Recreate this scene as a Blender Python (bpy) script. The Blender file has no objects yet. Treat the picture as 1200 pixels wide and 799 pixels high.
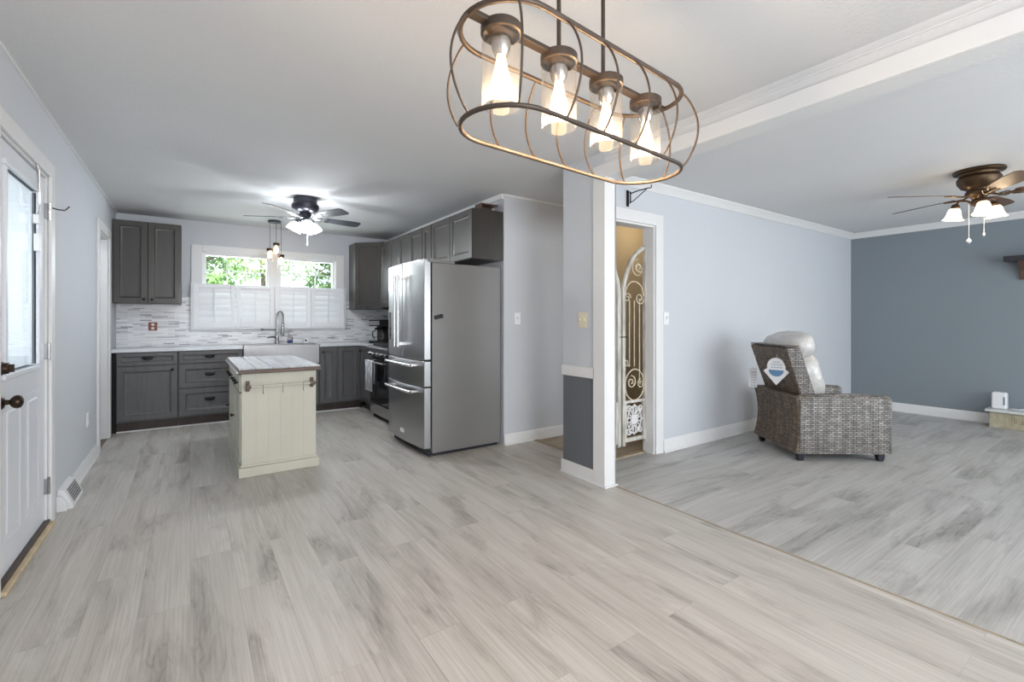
import bpy, bmesh, math, random
from mathutils import Vector, Matrix
random.seed(7)
PI = math.pi
S = bpy.context.scene
COL = S.collection

# ------------------------------------------------------------------ camera
cam_d = bpy.data.cameras.new('camera'); cam = bpy.data.objects.new('camera', cam_d); COL.objects.link(cam)
cam.location = (0, 0, 1.22)
cam.rotation_euler = (PI/2, 0, -math.atan(377/547.5))
cam_d.sensor_width = 36; cam_d.lens = 36*547.5/1200
cam_d.shift_y = -24.5/1200; cam_d.clip_start = 0.05
S.camera = cam
S.view_settings.view_transform = 'Standard'; S.view_settings.look = 'None'
S.view_settings.gamma = 1; S.view_settings.use_curve_mapping = False
S.view_settings.exposure = 0.32

# ------------------------------------------------------------------ world, sun, daylight, fill lights
W = bpy.data.worlds.new('world'); S.world = W; W.use_nodes = True
bg = W.node_tree.nodes['Background']; bg.inputs[0].default_value = (0.80, 0.90, 1.0, 1); bg.inputs[1].default_value = 2.2
def sun(rot, e, col):
    l = bpy.data.lights.new('sun', 'SUN'); l.energy = e; l.color = col; l.angle = 0.02
    o = bpy.data.objects.new('sun', l); COL.objects.link(o); o.rotation_euler = rot
sun((math.radians(32), 0, math.radians(14)), 6.0, (1, .96, .88))
def area(name, loc, rot, sx, sy, e, col):
    l = bpy.data.lights.new(name, 'AREA'); l.shape = 'RECTANGLE'; l.size = sx; l.size_y = sy; l.energy = e; l.color = col
    o = bpy.data.objects.new(name, l); COL.objects.link(o); o.location = loc; o.rotation_euler = rot
    return o
# soft fill lights added for ambient, set in unseen rear window openings
area('fill_dining', (0.9, -2.28, 1.35), (PI/2, 0, 0), 2.4, 1.9, 96, (0.94, 0.965, 1.0))
area('fill_living', (5.2, -2.28, 1.35), (PI/2, 0, 0), 3.6, 1.9, 80, (0.93, 0.97, 1.0))
area('daylight_kitchen', (0.92, 7.25, 1.90), (-PI/2, 0, 0), 1.6, .36, 22, (0.92, 0.97, 1.0))
area('daylight_door', (-1.05, 3.40, 1.45), (0, -PI/2, 0), .9, .6, 5, (0.95, 0.98, 1.0))
area('fill_side_room', (-1.2, 6.0, 2.3), (0, 0, 0), .5, .5, 5, (0.95, 0.98, 1.0))  # lamp added inside the side room to brighten its doorway
def point(name, loc, e, col, r=0.05):
    l = bpy.data.lights.new(name, 'POINT'); l.energy = e; l.color = col; l.shadow_soft_size = r
    o = bpy.data.objects.new(name, l); COL.objects.link(o); o.location = loc
    return o

# ------------------------------------------------------------------ materials
MATS = {}
def nd(nt, typ, **kw):
    n = nt.nodes.new(typ)
    for k, v in kw.items():
        if isinstance(k, str) and hasattr(n, k) and k not in ('inputs',): setattr(n, k, v)
    return n
def mat(name, col, rough=.5, metal=0., var=0.04, vs=6., bump=0., bs=60., coat=0., emit=None, es=0., aniso=None, spec=None, stretch=None):
    if name in MATS: return MATS[name]
    m = bpy.data.materials.new(name); m.use_nodes = True; MATS[name] = m
    nt = m.node_tree; p = nt.nodes['Principled BSDF']
    p.inputs['Roughness'].default_value = rough; p.inputs['Metallic'].default_value = metal
    p.inputs['Coat Weight'].default_value = coat
    if spec is not None: p.inputs['Specular IOR Level'].default_value = spec
    tc = nd(nt, 'ShaderNodeTexCoord'); src = tc.outputs['Object']
    if stretch:
        mp = nd(nt, 'ShaderNodeMapping'); mp.inputs['Scale'].default_value = stretch
        nt.links.new(src, mp.inputs[0]); src = mp.outputs[0]
    n = nd(nt, 'ShaderNodeTexNoise'); n.inputs['Scale'].default_value = vs; n.inputs['Detail'].default_value = 4
    nt.links.new(src, n.inputs['Vector'])
    r = nd(nt, 'ShaderNodeValToRGB'); e = r.color_ramp.elements
    e[0].position = .3; e[1].position = .7
    e[0].color = (*[max(0, c*(1-var)) for c in col], 1); e[1].color = (*[min(1, c*(1+var)) for c in col], 1)
    nt.links.new(n.outputs['Fac'], r.inputs[0]); nt.links.new(r.outputs[0], p.inputs['Base Color'])
    if bump:
        b = nd(nt, 'ShaderNodeBump'); b.inputs['Strength'].default_value = bump; b.inputs['Distance'].default_value = .01
        n2 = nd(nt, 'ShaderNodeTexNoise'); n2.inputs['Scale'].default_value = bs; n2.inputs['Detail'].default_value = 3
        nt.links.new(src, n2.inputs['Vector']); nt.links.new(n2.outputs['Fac'], b.inputs['Height']); nt.links.new(b.outputs[0], p.inputs['Normal'])
    if emit:
        p.inputs['Emission Color'].default_value = (*emit, 1); p.inputs['Emission Strength'].default_value = es
    return m
def glassy(name, tint=(1, 1, 1), milk=.0, gloss=.1, rough=.02):
    m = bpy.data.materials.new(name); m.use_nodes = True; MATS[name] = m; nt = m.node_tree; nt.nodes.clear()
    out = nd(nt, 'ShaderNodeOutputMaterial'); t = nd(nt, 'ShaderNodeBsdfTransparent'); t.inputs[0].default_value = (*tint, 1)
    g = nd(nt, 'ShaderNodeBsdfGlossy'); g.inputs['Roughness'].default_value = rough
    fr = nd(nt, 'ShaderNodeLayerWeight'); fr.inputs[0].default_value = .25
    ma = nd(nt, 'ShaderNodeMath', operation='MULTIPLY_ADD'); ma.inputs[1].default_value = .35; ma.inputs[2].default_value = gloss
    nt.links.new(fr.outputs['Facing'], ma.inputs[0])
    mx = nd(nt, 'ShaderNodeMixShader'); nt.links.new(ma.outputs[0], mx.inputs[0]); nt.links.new(t.outputs[0], mx.inputs[1]); nt.links.new(g.outputs[0], mx.inputs[2])
    last = mx
    if milk:
        d = nd(nt, 'ShaderNodeBsdfTranslucent'); d.inputs[0].default_value = (.95, .93, .9, 1)
        m2 = nd(nt, 'ShaderNodeMixShader'); m2.inputs[0].default_value = milk
        nt.links.new(mx.outputs[0], m2.inputs[1]); nt.links.new(d.outputs[0], m2.inputs[2]); last = m2
    nt.links.new(last.outputs[0], out.inputs[0])
    return m
def emis(name, col, s, base=(.9, .9, .9)):
    return mat(name, base, .4, emit=col, es=s, var=.01)

def plank_mat(name, along, cols, tint=1.0):
    m = bpy.data.materials.new(name); m.use_nodes = True; nt = m.node_tree; p = nt.nodes['Principled BSDF']
    tc = nd(nt, 'ShaderNodeTexCoord'); mp = nd(nt, 'ShaderNodeMapping')
    if along == 'y': mp.inputs['Rotation'].default_value = (0, 0, PI/2)
    nt.links.new(tc.outputs['Object'], mp.inputs[0])
    br = nd(nt, 'ShaderNodeTexBrick'); br.offset = .37; br.inputs['Scale'].default_value = 1
    br.inputs['Color1'].default_value = (0, 0, 0, 1); br.inputs['Color2'].default_value = (1, 1, 1, 1); br.inputs['Mortar'].default_value = (.5, .5, .5, 1)
    br.inputs['Mortar Size'].default_value = .0009; br.inputs['Brick Width'].default_value = 1.22; br.inputs['Row Height'].default_value = .18
    nt.links.new(mp.outputs[0], br.inputs['Vector'])
    sh = nd(nt, 'ShaderNodeVectorMath', operation='MULTIPLY_ADD'); sh.inputs[1].default_value = (7.3, 3.1, 5.7)
    nt.links.new(br.outputs['Color'], sh.inputs[0]); nt.links.new(mp.outputs[0], sh.inputs[2])
    def noise(scale, det, dist, rough=.55):
        q = nd(nt, 'ShaderNodeMapping'); q.inputs['Scale'].default_value = scale; nt.links.new(sh.outputs[0], q.inputs[0])
        n = nd(nt, 'ShaderNodeTexNoise'); n.inputs['Scale'].default_value = 1; n.inputs['Detail'].default_value = det
        n.inputs['Distortion'].default_value = dist; n.inputs['Roughness'].default_value = rough
        nt.links.new(q.outputs[0], n.inputs['Vector']); return n.outputs['Fac']
    def ramp(f, stops):
        r = nd(nt, 'ShaderNodeValToRGB'); el = r.color_ramp.elements
        while len(el) < len(stops): el.new(.5)
        for e, (q, c) in zip(el, stops): e.position = q; e.color = (*c, 1) if len(c) == 3 else c
        nt.links.new(f, r.inputs[0]); return r.outputs[0]
    def mix(a, b, fac, mode='MIX'):
        x = nd(nt, 'ShaderNodeMix'); x.data_type = 'RGBA'; x.blend_type = mode
        nt.links.new(a, x.inputs[6]); nt.links.new(b, x.inputs[7])
        if isinstance(fac, float): x.inputs[0].default_value = fac
        else: nt.links.new(fac, x.inputs[0])
        return x.outputs[2]
    dark, mid, light = cols
    base = ramp(noise((.9, 9, 1), 6, .5), [(.28, mid), (.60, light)])
    streak = ramp(noise((.95, 4.6, 1), 7, .7, .62), [(.50, (0, 0, 0)), (.78, (.8, .8, .8))])
    fine = ramp(noise((2.2, 130, 1), 4, .4), [(.35, (.83, .83, .83)), (.62, (1, 1, 1))])
    cath = ramp(noise((1.6, 12, 1), 3, 1.2, .6), [(.46, (0, 0, 0)), (.5, (1, 1, 1)), (.54, (0, 0, 0))])
    dk = ramp(noise((1, 1, 1), 0, 0), [(0, dark), (1, dark)])
    c = mix(base, dk, streak)
    f2 = nd(nt, 'ShaderNodeMath', operation='MULTIPLY'); f2.inputs[1].default_value = .8
    sx = nd(nt, 'ShaderNodeMath', operation='MULTIPLY'); nt.links.new(streak, sx.inputs[0]); nt.links.new(cath, sx.inputs[1]); nt.links.new(sx.outputs[0], f2.inputs[0])
    c = mix(c, ramp(noise((1, 1, 1), 0, 0), [(0, [v*.55 for v in dark]), (1, [v*.55 for v in dark])]), f2.outputs[0])
    c = mix(c, fine, 1.0, 'MULTIPLY')
    tn = ramp(br.outputs['Color'], [(0, (.955*tint, .955*tint, .95*tint)), (1, (1.04*tint, 1.035*tint, 1.03*tint))])
    c = mix(c, tn, 1.0, 'MULTIPLY')
    gap = ramp(br.outputs['Fac'], [(0, (1, 1, 1)), (1, (.78, .77, .75))])
    c = mix(c, gap, 1.0, 'MULTIPLY')
    nt.links.new(c, p.inputs['Base Color'])
    p.inputs['Roughness'].default_value = .42; p.inputs['Specular IOR Level'].default_value = .35
    b = nd(nt, 'ShaderNodeBump'); b.inputs['Strength'].default_value = .12; b.inputs['Distance'].default_value = .003
    nt.links.new(fine, b.inputs['Height']); nt.links.new(b.outputs[0], p.inputs['Normal'])
    return m

def weave_mat(name, c1, c2, c3):
    m = bpy.data.materials.new(name); m.use_nodes = True; nt = m.node_tree; p = nt.nodes['Principled BSDF']
    tc = nd(nt, 'ShaderNodeTexCoord')
    br = nd(nt, 'ShaderNodeTexBrick'); br.offset = .5; br.inputs['Scale'].default_value = 1
    br.inputs['Color1'].default_value = (*c1, 1); br.inputs['Color2'].default_value = (*c2, 1); br.inputs['Mortar'].default_value = (*c3, 1)
    br.inputs['Mortar Size'].default_value = .0028; br.inputs['Mortar Smooth'].default_value = .6; br.inputs['Brick Width'].default_value = .046; br.inputs['Row Height'].default_value = .0165
    nt.links.new(tc.outputs['UV'], br.inputs['Vector'])
    # upright stakes show between the strands
    mp = nd(nt, 'ShaderNodeMapping'); mp.inputs['Scale'].default_value = (1, .04, 1); nt.links.new(tc.outputs['UV'], mp.inputs[0])
    n = nd(nt, 'ShaderNodeTexNoise'); n.inputs['Scale'].default_value = 26; n.inputs['Detail'].default_value = 1
    nt.links.new(mp.outputs[0], n.inputs['Vector'])
    r = nd(nt, 'ShaderNodeValToRGB'); r.color_ramp.elements[0].position = .35; r.color_ramp.elements[1].position = .65
    r.color_ramp.elements[0].color = (.62, .61, .6, 1); r.color_ramp.elements[1].color = (1.18, 1.16, 1.14, 1)
    nt.links.new(n.outputs['Fac'], r.inputs[0])
    x = nd(nt, 'ShaderNodeMix'); x.data_type = 'RGBA'; x.blend_type = 'MULTIPLY'; x.inputs[0].default_value = 1
    nt.links.new(br.outputs['Color'], x.inputs[6]); nt.links.new(r.outputs[0], x.inputs[7]); nt.links.new(x.outputs[2], p.inputs['Base Color'])
    b = nd(nt, 'ShaderNodeBump'); b.invert = True; b.inputs['Strength'].default_value = 1; b.inputs['Distance'].default_value = .006
    nt.links.new(br.outputs['Fac'], b.inputs['Height']); nt.links.new(b.outputs[0], p.inputs['Normal'])
    p.inputs['Roughness'].default_value = .5
    return m

def mosaic_mat(name):
    m = bpy.data.materials.new(name); m.use_nodes = True; nt = m.node_tree; p = nt.nodes['Principled BSDF']
    tc = nd(nt, 'ShaderNodeTexCoord')
    br = nd(nt, 'ShaderNodeTexBrick'); br.offset = .41; br.inputs['Scale'].default_value = 1
    br.inputs['Color1'].default_value = (0, 0, 0, 1); br.inputs['Color2'].default_value = (1, 1, 1, 1); br.inputs['Mortar'].default_value = (.7, .7, .7, 1)
    br.inputs['Mortar Size'].default_value = .001; br.inputs['Brick Width'].default_value = .11; br.inputs['Row Height'].default_value = .0155
    nt.links.new(tc.outputs['UV'], br.inputs['Vector'])
    r = nd(nt, 'ShaderNodeValToRGB'); el = r.color_ramp.elements
    for q, c in [(.06, (.40, .40, .43)), (.16, (.60, .61, .63)), (.5, (.72, .73, .75))]:
        e = el.new(q); e.color = (*c, 1)
    el[0].color = (.25, .25, .27, 1); el[-1].color = (.82, .82, .83, 1)
    nt.links.new(br.outputs['Color'], r.inputs[0]); nt.links.new(r.outputs[0], p.inputs['Base Color'])
    p.inputs['Roughness'].default_value = .25
    return m

M = {}
M['wall'] = mat('wall_paint', (.565, .59, .63), .75, var=.012, vs=1.5, bump=.05, bs=220)
M['wall_warm'] = mat('hall_tan', (.55, .49, .37), .75, var=.02, vs=1.5)  # tan tone on the hall stretch of the closet wall
M['accent'] = mat('accent_paint', (.215, .25, .278), .7, var=.015, vs=1.2, bump=.05, bs=220)
M['wainscot'] = mat('wainscot_paint', (.125, .135, .15), .6, var=.015)
M['ceiling'] = mat('ceiling_paint', (.66, .67, .68), .85, var=.02, vs=1.2, bump=.2, bs=90)
M['trim'] = mat('trim_paint', (.73, .735, .74), .4, var=.01)
M['door'] = mat('door_paint', (.70, .73, .78), .4, var=.01)
M['shutter'] = mat('shutter_paint', (.86, .87, .90), .4, var=.01)
M['cab'] = mat('grey_cabinet_stain', (.088, .087, .089), .42, var=.12, vs=5, stretch=(6, 6, .8), coat=.15)
M['cab_up'] = mat('taupe_cabinet_stain', (.050, .0445, .040), .36, var=.12, vs=5, stretch=(6, 6, .8), coat=.15)
M['toe'] = mat('toe_kick_brown', (.045, .030, .024), .5, var=.25, vs=8)
M['black'] = mat('black_metal', (.012, .012, .014), .35, metal=.5, var=.1)
M['pull'] = mat('polished_dark_pull', (.03, .03, .033), .22, metal=.8, var=.1)
M['gap'] = mat('dark_recess', (.01, .01, .01), .8)  # black of the painted gap shade and of the range body
M['steel'] = mat('stainless', (.42, .425, .435), .30, metal=1, var=.04, vs=4, stretch=(1, 1, 30))
M['steel2'] = mat('brushed_sink_steel', (.33, .33, .34), .38, metal=1, var=.05, vs=4, stretch=(30, 1, 1))
M['steel_h'] = mat('stainless_handle', (.78, .78, .79), .2, metal=1, var=.02)
M['fr_side'] = mat('fridge_side_grey', (.225, .222, .218), .42, metal=.3, var=.03, vs=3, bump=.03, bs=300)
M['counter'] = mat('marble_counter', (.66, .68, .71), .22, var=.10, vs=5, stretch=(1, 3, 1))
M['mosaic'] = mosaic_mat('mosaic_backsplash')
M['cream'] = mat('cream_paint', (.56, .545, .455), .5, var=.03, vs=4)
M['brown'] = mat('dark_wood_edge', (.11, .065, .045), .4, var=.3, vs=9)
M['isl_top'] = mat('island_top_planks', (.50, .51, .54), .16, var=.22, vs=2.2, stretch=(7, .6, 1))
M['bronze'] = mat('oil_rubbed_bronze', (.055, .035, .025), .35, metal=.8, var=.2)
M['bronze_l'] = mat('antique_bronze', (.075, .045, .024), .38, metal=.7, var=.25)
M['cage'] = mat('cage_bronze', (.075, .055, .042), .45, metal=.45, var=.15)
M['fan_dark'] = mat('dark_pewter', (.045, .046, .06), .35, metal=.6, var=.1)
M['blade_slate'] = mat('slate_blade', (.05, .055, .065), .45, var=.15, stretch=(1, 8, 1))
M['blade_wood'] = mat('walnut_blade', (.10, .055, .035), .45, var=.3, vs=8)
M['chrome'] = mat('chrome', (.40, .40, .42), .22, metal=1, var=.02)
M['nickel'] = mat('brushed_nickel', (.42, .42, .43), .25, metal=1, var=.05)
M['white'] = mat('white_plastic', (.80, .81, .83), .35, var=.01)
M['ivory'] = mat('ivory_plastic', (.74, .68, .50), .35, var=.01)
M['wood_w2'] = mat('white_carving', (.68, .68, .68), .6, var=.06)
M['floor_k'] = plank_mat('grey_oak_planks', 'y', ((.225, .20, .175), (.455, .425, .388), (.555, .53, .495)))
M['floor_l'] = plank_mat('grey_oak_planks_cross', 'x', ((.20, .195, .182), (.405, .397, .382), (.50, .495, .482)))
M['floor_h'] = plank_mat('hall_planks', 'x', ((.20, .15, .105), (.33, .27, .20), (.42, .35, .27)))
M['strip'] = mat('floor_joint_wood', (.33, .27, .19), .6, var=.2, vs=14)
M['thresh'] = mat('raw_wood_threshold', (.52, .42, .27), .6, var=.15, vs=9)
M['brownfloor'] = mat('brown_floor', (.17, .12, .095), .6, var=.2)
M['wicker'] = weave_mat('grey_wicker', (.33, .315, .295), (.165, .155, .148), (.022, .02, .02))
M['wicker_d'] = weave_mat('brown_wicker', (.27, .20, .145), (.125, .092, .066), (.012, .01, .009))
M['plastic'] = mat('plastic_wrapped_fabric', (.50, .49, .475), .3, var=.10, vs=9, bump=1, bs=22, coat=.35)
M['iron_w'] = mat('chippy_white_iron', (.62, .54, .40), .6, var=.25, vs=30)
M['wood_w'] = mat('distressed_white_wood', (.52, .50, .45), .7, var=.35, vs=22, stretch=(1, 1, .25))
def lit_shade(name, col, s, through):
    m = bpy.data.materials.new(name); m.use_nodes = True; nt = m.node_tree; p = nt.nodes['Principled BSDF']; MATS[name] = m
    p.inputs['Base Color'].default_value = (.9, .88, .84, 1); p.inputs['Emission Color'].default_value = (*col, 1); p.inputs['Emission Strength'].default_value = s
    t = nd(nt, 'ShaderNodeBsdfTransparent'); x = nd(nt, 'ShaderNodeMixShader'); x.inputs[0].default_value = through
    nt.links.new(p.outputs[0], x.inputs[1]); nt.links.new(t.outputs[0], x.inputs[2]); nt.links.new(x.outputs[0], nt.nodes['Material Output'].inputs[0])
    return m
M['glow_k'] = lit_shade('glowing_white_shade', (1.0, .985, .96), 4, .35)
M['glow_l'] = lit_shade('glowing_warm_shade', (1.0, .74, .42), 1.0, .3)
M['glow_b'] = emis('glowing_filament_bulb', (1.0, .66, .30), 7)
M['glow_p'] = emis('glowing_pendant_bulb', (1.0, .72, .42), 16)
M['jar'] = glassy('jar_glass', (.985, .965, .94), milk=.03, gloss=.05)
M['pane'] = glassy('window_glass', (.96, .98, .98), gloss=.03)
M['leaf'] = mat('leaf_green', (.17, .30, .085), .5, var=.45, vs=1.3)
M['leaf2'] = mat('leaf_bright', (.36, .50, .19), .5, var=.35, vs=1.3)
M['bark'] = mat('bark', (.16, .12, .09), .8, var=.3)
M['grass'] = mat('lawn', (.17, .27, .09), .8, var=.3, vs=3)

# ------------------------------------------------------------------ mesh builder
class B:
    def __init__(s): s.bm = bmesh.new()
    def box(s, x0, x1, y0, y1, z0, z1):
        v = [s.bm.verts.new(p) for p in ((x0,y0,z0),(x1,y0,z0),(x1,y1,z0),(x0,y1,z0),(x0,y0,z1),(x1,y0,z1),(x1,y1,z1),(x0,y1,z1))]
        for f in ((3,2,1,0),(4,5,6,7),(0,1,5,4),(1,2,6,5),(2,3,7,6),(3,0,4,7)): s.bm.faces.new([v[i] for i in f])
        return s
    def prism(s, pts, a, b, ax='z'):
        f = {'z': lambda u, v, w: (u, v, w), 'y': lambda u, v, w: (u, w, v), 'x': lambda u, v, w: (w, u, v)}[ax]
        A = [s.bm.verts.new(f(u, v, a)) for u, v in pts]; Bv = [s.bm.verts.new(f(u, v, b)) for u, v in pts]
        n = len(pts); s.bm.faces.new(A); s.bm.faces.new(Bv[::-1])
        for i in range(n): s.bm.faces.new((A[i], Bv[i], Bv[(i+1) % n], A[(i+1) % n]))
        return s
    def rings(s, loops, closed=True, cap=True):
        L = [[s.bm.verts.new(p) for p in lp] for lp in loops]; n = len(L[0])
        for a, b in zip(L, L[1:]):
            for i in range(n if closed else n-1):
                s.bm.faces.new((a[i], a[(i+1) % n], b[(i+1) % n], b[i]))
        if cap: s.bm.faces.new(L[0][::-1]); s.bm.faces.new(L[-1])
        return s
    def tube(s, pts, r, seg=8, closed=False, flat=1.0):
        P = [Vector(p) for p in pts]; n = len(P); loops = []; up = None
        for i, p in enumerate(P):
            if closed: t = P[(i+1) % n]-P[i-1]
            else: t = P[min(i+1, n-1)]-P[max(i-1, 0)]
            t.normalize()
            if up is None: up = Vector((0, 0, 1)) if abs(t.z) < .9 else Vector((1, 0, 0))
            a = up - t*up.dot(t)
            if a.length < 1e-4: a = t.orthogonal()
            a.normalize(); up = a; b = t.cross(a)
            rr = r[i] if isinstance(r, (list, tuple)) else r
            loops.append([p + (a*math.cos(k*2*PI/seg)*rr*flat + b*math.sin(k*2*PI/seg)*rr) for k in range(seg)])
        if closed: loops.append(loops[0]); s.rings(loops, cap=False)
        else: s.rings(loops)
        if closed: bmesh.ops.remove_doubles(s.bm, verts=s.bm.verts, dist=1e-6)
        return s
    def lathe(s, prof, c=(0, 0, 0), seg=24, m=None, cap=False):
        loops = []
        for r, z in prof:
            loops.append([Vector((max(r, 1e-4)*math.cos(k*2*PI/seg), max(r, 1e-4)*math.sin(k*2*PI/seg), z)) for k in range(seg)])
        M4 = Matrix.Translation(c) @ (m if m else Matrix.Identity(4))
        s.rings([[M4 @ v for v in lp] for lp in loops], cap=cap or False)
        return s
    def blob(s, c, size, p=2.6, m=None, nu=24, nv=14, wob=0, seed=0):
        rnd = random.Random(seed); ph = [rnd.uniform(0, 6) for _ in range(6)]
        M4 = Matrix.Translation(c) @ (m if m else Matrix.Identity(4)); loops = []
        f = lambda x: math.copysign(abs(x)**(2/p), x)
        for j in range(nv+1):
            v = -PI/2 + PI*j/nv + (1e-3 if j == 0 else (-1e-3 if j == nv else 0)); lp = []
            for i in range(nu):
                u = 2*PI*i/nu
                w = 1 + wob*(math.sin(3*u+ph[0])*math.cos(2*v+ph[1]) + .6*math.sin(7*u+ph[2]+3*v) + .5*math.sin(11*v+ph[3]+2*u))
                lp.append(M4 @ Vector((size[0]*f(math.cos(v))*f(math.cos(u))*w, size[1]*f(math.cos(v))*f(math.sin(u))*w, size[2]*f(math.sin(v))*w)))
            loops.append(lp)
        s.rings(loops); return s
    def xf(s, m): bmesh.ops.transform(s.bm, matrix=m, verts=s.bm.verts); return s
    def build(s, name, m, parent=None, bevel=0, smooth=True, ang=35, solid=0, subs=0):
        bmesh.ops.recalc_face_normals(s.bm, faces=s.bm.faces)
        uv = s.bm.loops.layers.uv.new('uv')
        for f in s.bm.faces:
            n = f.normal; a = [abs(n.x), abs(n.y), abs(n.z)]; k = a.index(max(a))
            for l in f.loops:
                c = l.vert.co
                l[uv].uv = ((c.y, c.z), (c.x, c.z), (c.x, c.y))[k]
        me = bpy.data.meshes.new(name); s.bm.to_mesh(me); s.bm.free()
        me.materials.append(M[m] if isinstance(m, str) else m)
        if smooth:
            for q in me.polygons: q.use_smooth = True
            me.set_sharp_from_angle(angle=math.radians(ang))
        o = bpy.data.objects.new(name, me); COL.objects.link(o)
        if solid: k = o.modifiers.new('t', 'SOLIDIFY'); k.thickness = solid; k.offset = 0
        if bevel:
            k = o.modifiers.new('b', 'BEVEL'); k.width = bevel; k.segments = 2; k.limit_method = 'ANGLE'; k.angle_limit = math.radians(40); k.harden_normals = True
        if subs: k = o.modifiers.new('s', 'SUBSURF'); k.levels = subs; k.render_levels = subs
        if parent: o.parent = parent
        return o
def tag(o, label, cat, group=None):
    o['label'] = label; o['category'] = cat
    if group: o['group'] = group
    return o
def thing(name, label, cat, loc, rz=0, group=None):
    o = bpy.data.objects.new(name, None); COL.objects.link(o); o.location = loc; o.rotation_euler = (0, 0, rz); o.empty_display_size = .1
    return tag(o, label, cat, group)
def struct(name, b, m, parent=None, bevel=0, label=None):
    o = b.build(name, m, parent, bevel)
    if not parent: o['kind'] = 'structure'
    if label: o['label'] = label
    return o
def stag(name, loc=(0, 0, 0)):
    o = bpy.data.objects.new(name, None); COL.objects.link(o); o.location = loc; o['kind'] = 'structure'; return o
def copy_tree(o, loc, label, rz=None, group=None):
    c = o.copy(); COL.objects.link(c); c.location = loc; c['label'] = label
    if rz is not None: c.rotation_euler = (0, 0, rz)
    if group: c['group'] = group
    for ch in list(o.children):
        d = ch.copy(); COL.objects.link(d); d.parent = c
        for g in list(ch.children):
            e = g.copy(); COL.objects.link(e); e.parent = d
    return c

# ------------------------------------------------------------------ room shell
CZ = 2.45; YR = -2.2; XL = -.70; YB = 6.98; XK = 2.52; XR = 7.80; YL = 2.76; YC = 3.80
def wall(b, ax, p, t, u0, u1, z0, z1, holes=()):
    """slab at ax=p..p+t spanning u0..u1, z0..z1 with rectangular holes (ua,ub,za,zb)"""
    us = sorted({u0, u1, *[h[0] for h in holes], *[h[1] for h in holes]}); zs = sorted({z0, z1, *[h[2] for h in holes], *[h[3] for h in holes]})
    for a, c in zip(us, us[1:]):
        for d, e in zip(zs, zs[1:]):
            m, n = (a+c)/2, (d+e)/2
            if any(h[0] < m < h[1] and h[2] < n < h[3] for h in holes): continue
            if ax == 'x': b.box(min(p, p+t), max(p, p+t), a, c, d, e)
            else: b.box(a, c, min(p, p+t), max(p, p+t), d, e)
    bmesh.ops.remove_doubles(b.bm, verts=b.bm.verts, dist=1e-5)
    return b
D1 = (2.955, 3.865, 0, 2.075)      # front door opening y, z
D2 = (5.70, 6.335, 0, 2.06)
WN = (.125, 1.72, 1.13, 2.075)     # kitchen window opening x, z
DG = (2.72, 3.475, 0, 2.075)       # gate doorway x, z
struct('floor_kitchen', B().box(XL, 2.568, YR, YB, -.05, 0).box(2.568, 2.87, 2.88, YC, -.05, 0), 'floor_k')
struct('floor_living', B().box(2.582, XR, YR, 2.86, -.05, 0), 'floor_l')
struct('floor_hall', B().box(2.92, 5.6, 2.88, YC, -.05, -.002), 'floor_h')
struct('trim_1', B().box(2.568, 2.582, YR, 2.88, -.05, .002).box(2.87, 2.92, 2.88, YC, -.05, .006), 'strip')
struct('trim_2', B().box(2.70, 3.49, 2.845, 2.90, -.03, .012), 'strip', bevel=.004)
struct('ceiling', B().box(XL-.1, XR+.1, YR-.1, YB+.1, CZ, CZ+.08), 'ceiling')
struct('wall_left', wall(B(), 'x', XL, -.12, YR, YB, 0, CZ, (D1, D2)), 'wall')
struct('wall_back', wall(B(), 'y', YB, .12, XL, XK, 0, CZ, (WN,)), 'wall')
struct('wall_kitchen_right', wall(B(), 'x', XK, .1, YC+.1, YB, 0, CZ), 'wall')
struct('wall_closet', B().box(XK, 3.42, YC, YC+.1, 0, CZ), 'wall')
struct('wall_hall', B().box(3.42, 5.6, YC, YC+.1, 0, CZ).box(5.6, 5.7, 2.88, YC+.1, 0, CZ), 'wall_warm')
struct('wall_living_left', wall(B(), 'y', YL, .12, 2.49, XR, 0, CZ, (DG,)), 'wall')
struct('wall_living_far', B().box(XR, XR+.1, YR, YL+.12, 0, CZ), 'accent')
RW = ((-.3, 2.1, .5, 2.2), (3.4, 7.0, .5, 2.2))  # unseen rear windows, added to house the fill lights
struct('wall_rear', wall(B(), 'y', YR, -.1, XL, XR, 0, CZ, RW), 'wall')
for i, (a, c, d, e) in enumerate(RW):
    w = stag('window_%d' % (i+2)); b = B(); t = .05
    b.box(a, c, YR-.06, YR-.02, d, d+t).box(a, c, YR-.06, YR-.02, e-t, e).box(a, a+t, YR-.06, YR-.02, d+t, e-t).box(c-t, c, YR-.06, YR-.02, d+t, e-t)
    m_ = (a+c)/2; b.box(m_-.03, m_+.03, YR-.06, YR-.02, d+t, e-t)
    b.build('window_frame', 'trim', w)
# pillar / stub wall with its casing
PX0, PX1, PY0, PY1 = 2.475, 2.575, 2.41, 2.88
b = B().box(PX0+.012, PX1, PY0+.012, PY1, .86, CZ)
struct('wall_stub_upper', b, 'wall')
struct('wall_stub_lower', B().box(PX0+.012, PX1, PY0+.012, PY1, 0, .78), 'wainscot')
struct('trim_3', B().box(PX0-.004, PX1, PY0+.10, PY1+.006, .78, .862), 'trim', bevel=.006)
b = B().box(PX0-.004, PX0+.014, PY0-.004, PY0+.115, 0, 2.262).box(PX0+.01, PX1+.012, PY0-.006, PY0+.016, 0, 2.262)
b.box(PX1-.002, PX1+.014, PY0-.006, PY0+.09, 0, 2.262)
struct('trim_4', b, 'trim', bevel=.003)
struct('baseboard_stub', B().box(PX0-.002, PX0+.014, PY0+.115, PY1+.012, 0, .10).box(PX0-.014, PX0-.002, PY0-.014, PY1+.014, 0, .014).box(PX0-.014, PX1+.024, PY0-.018, PY0-.006, 0, .014), 'trim', bevel=.003)
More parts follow.
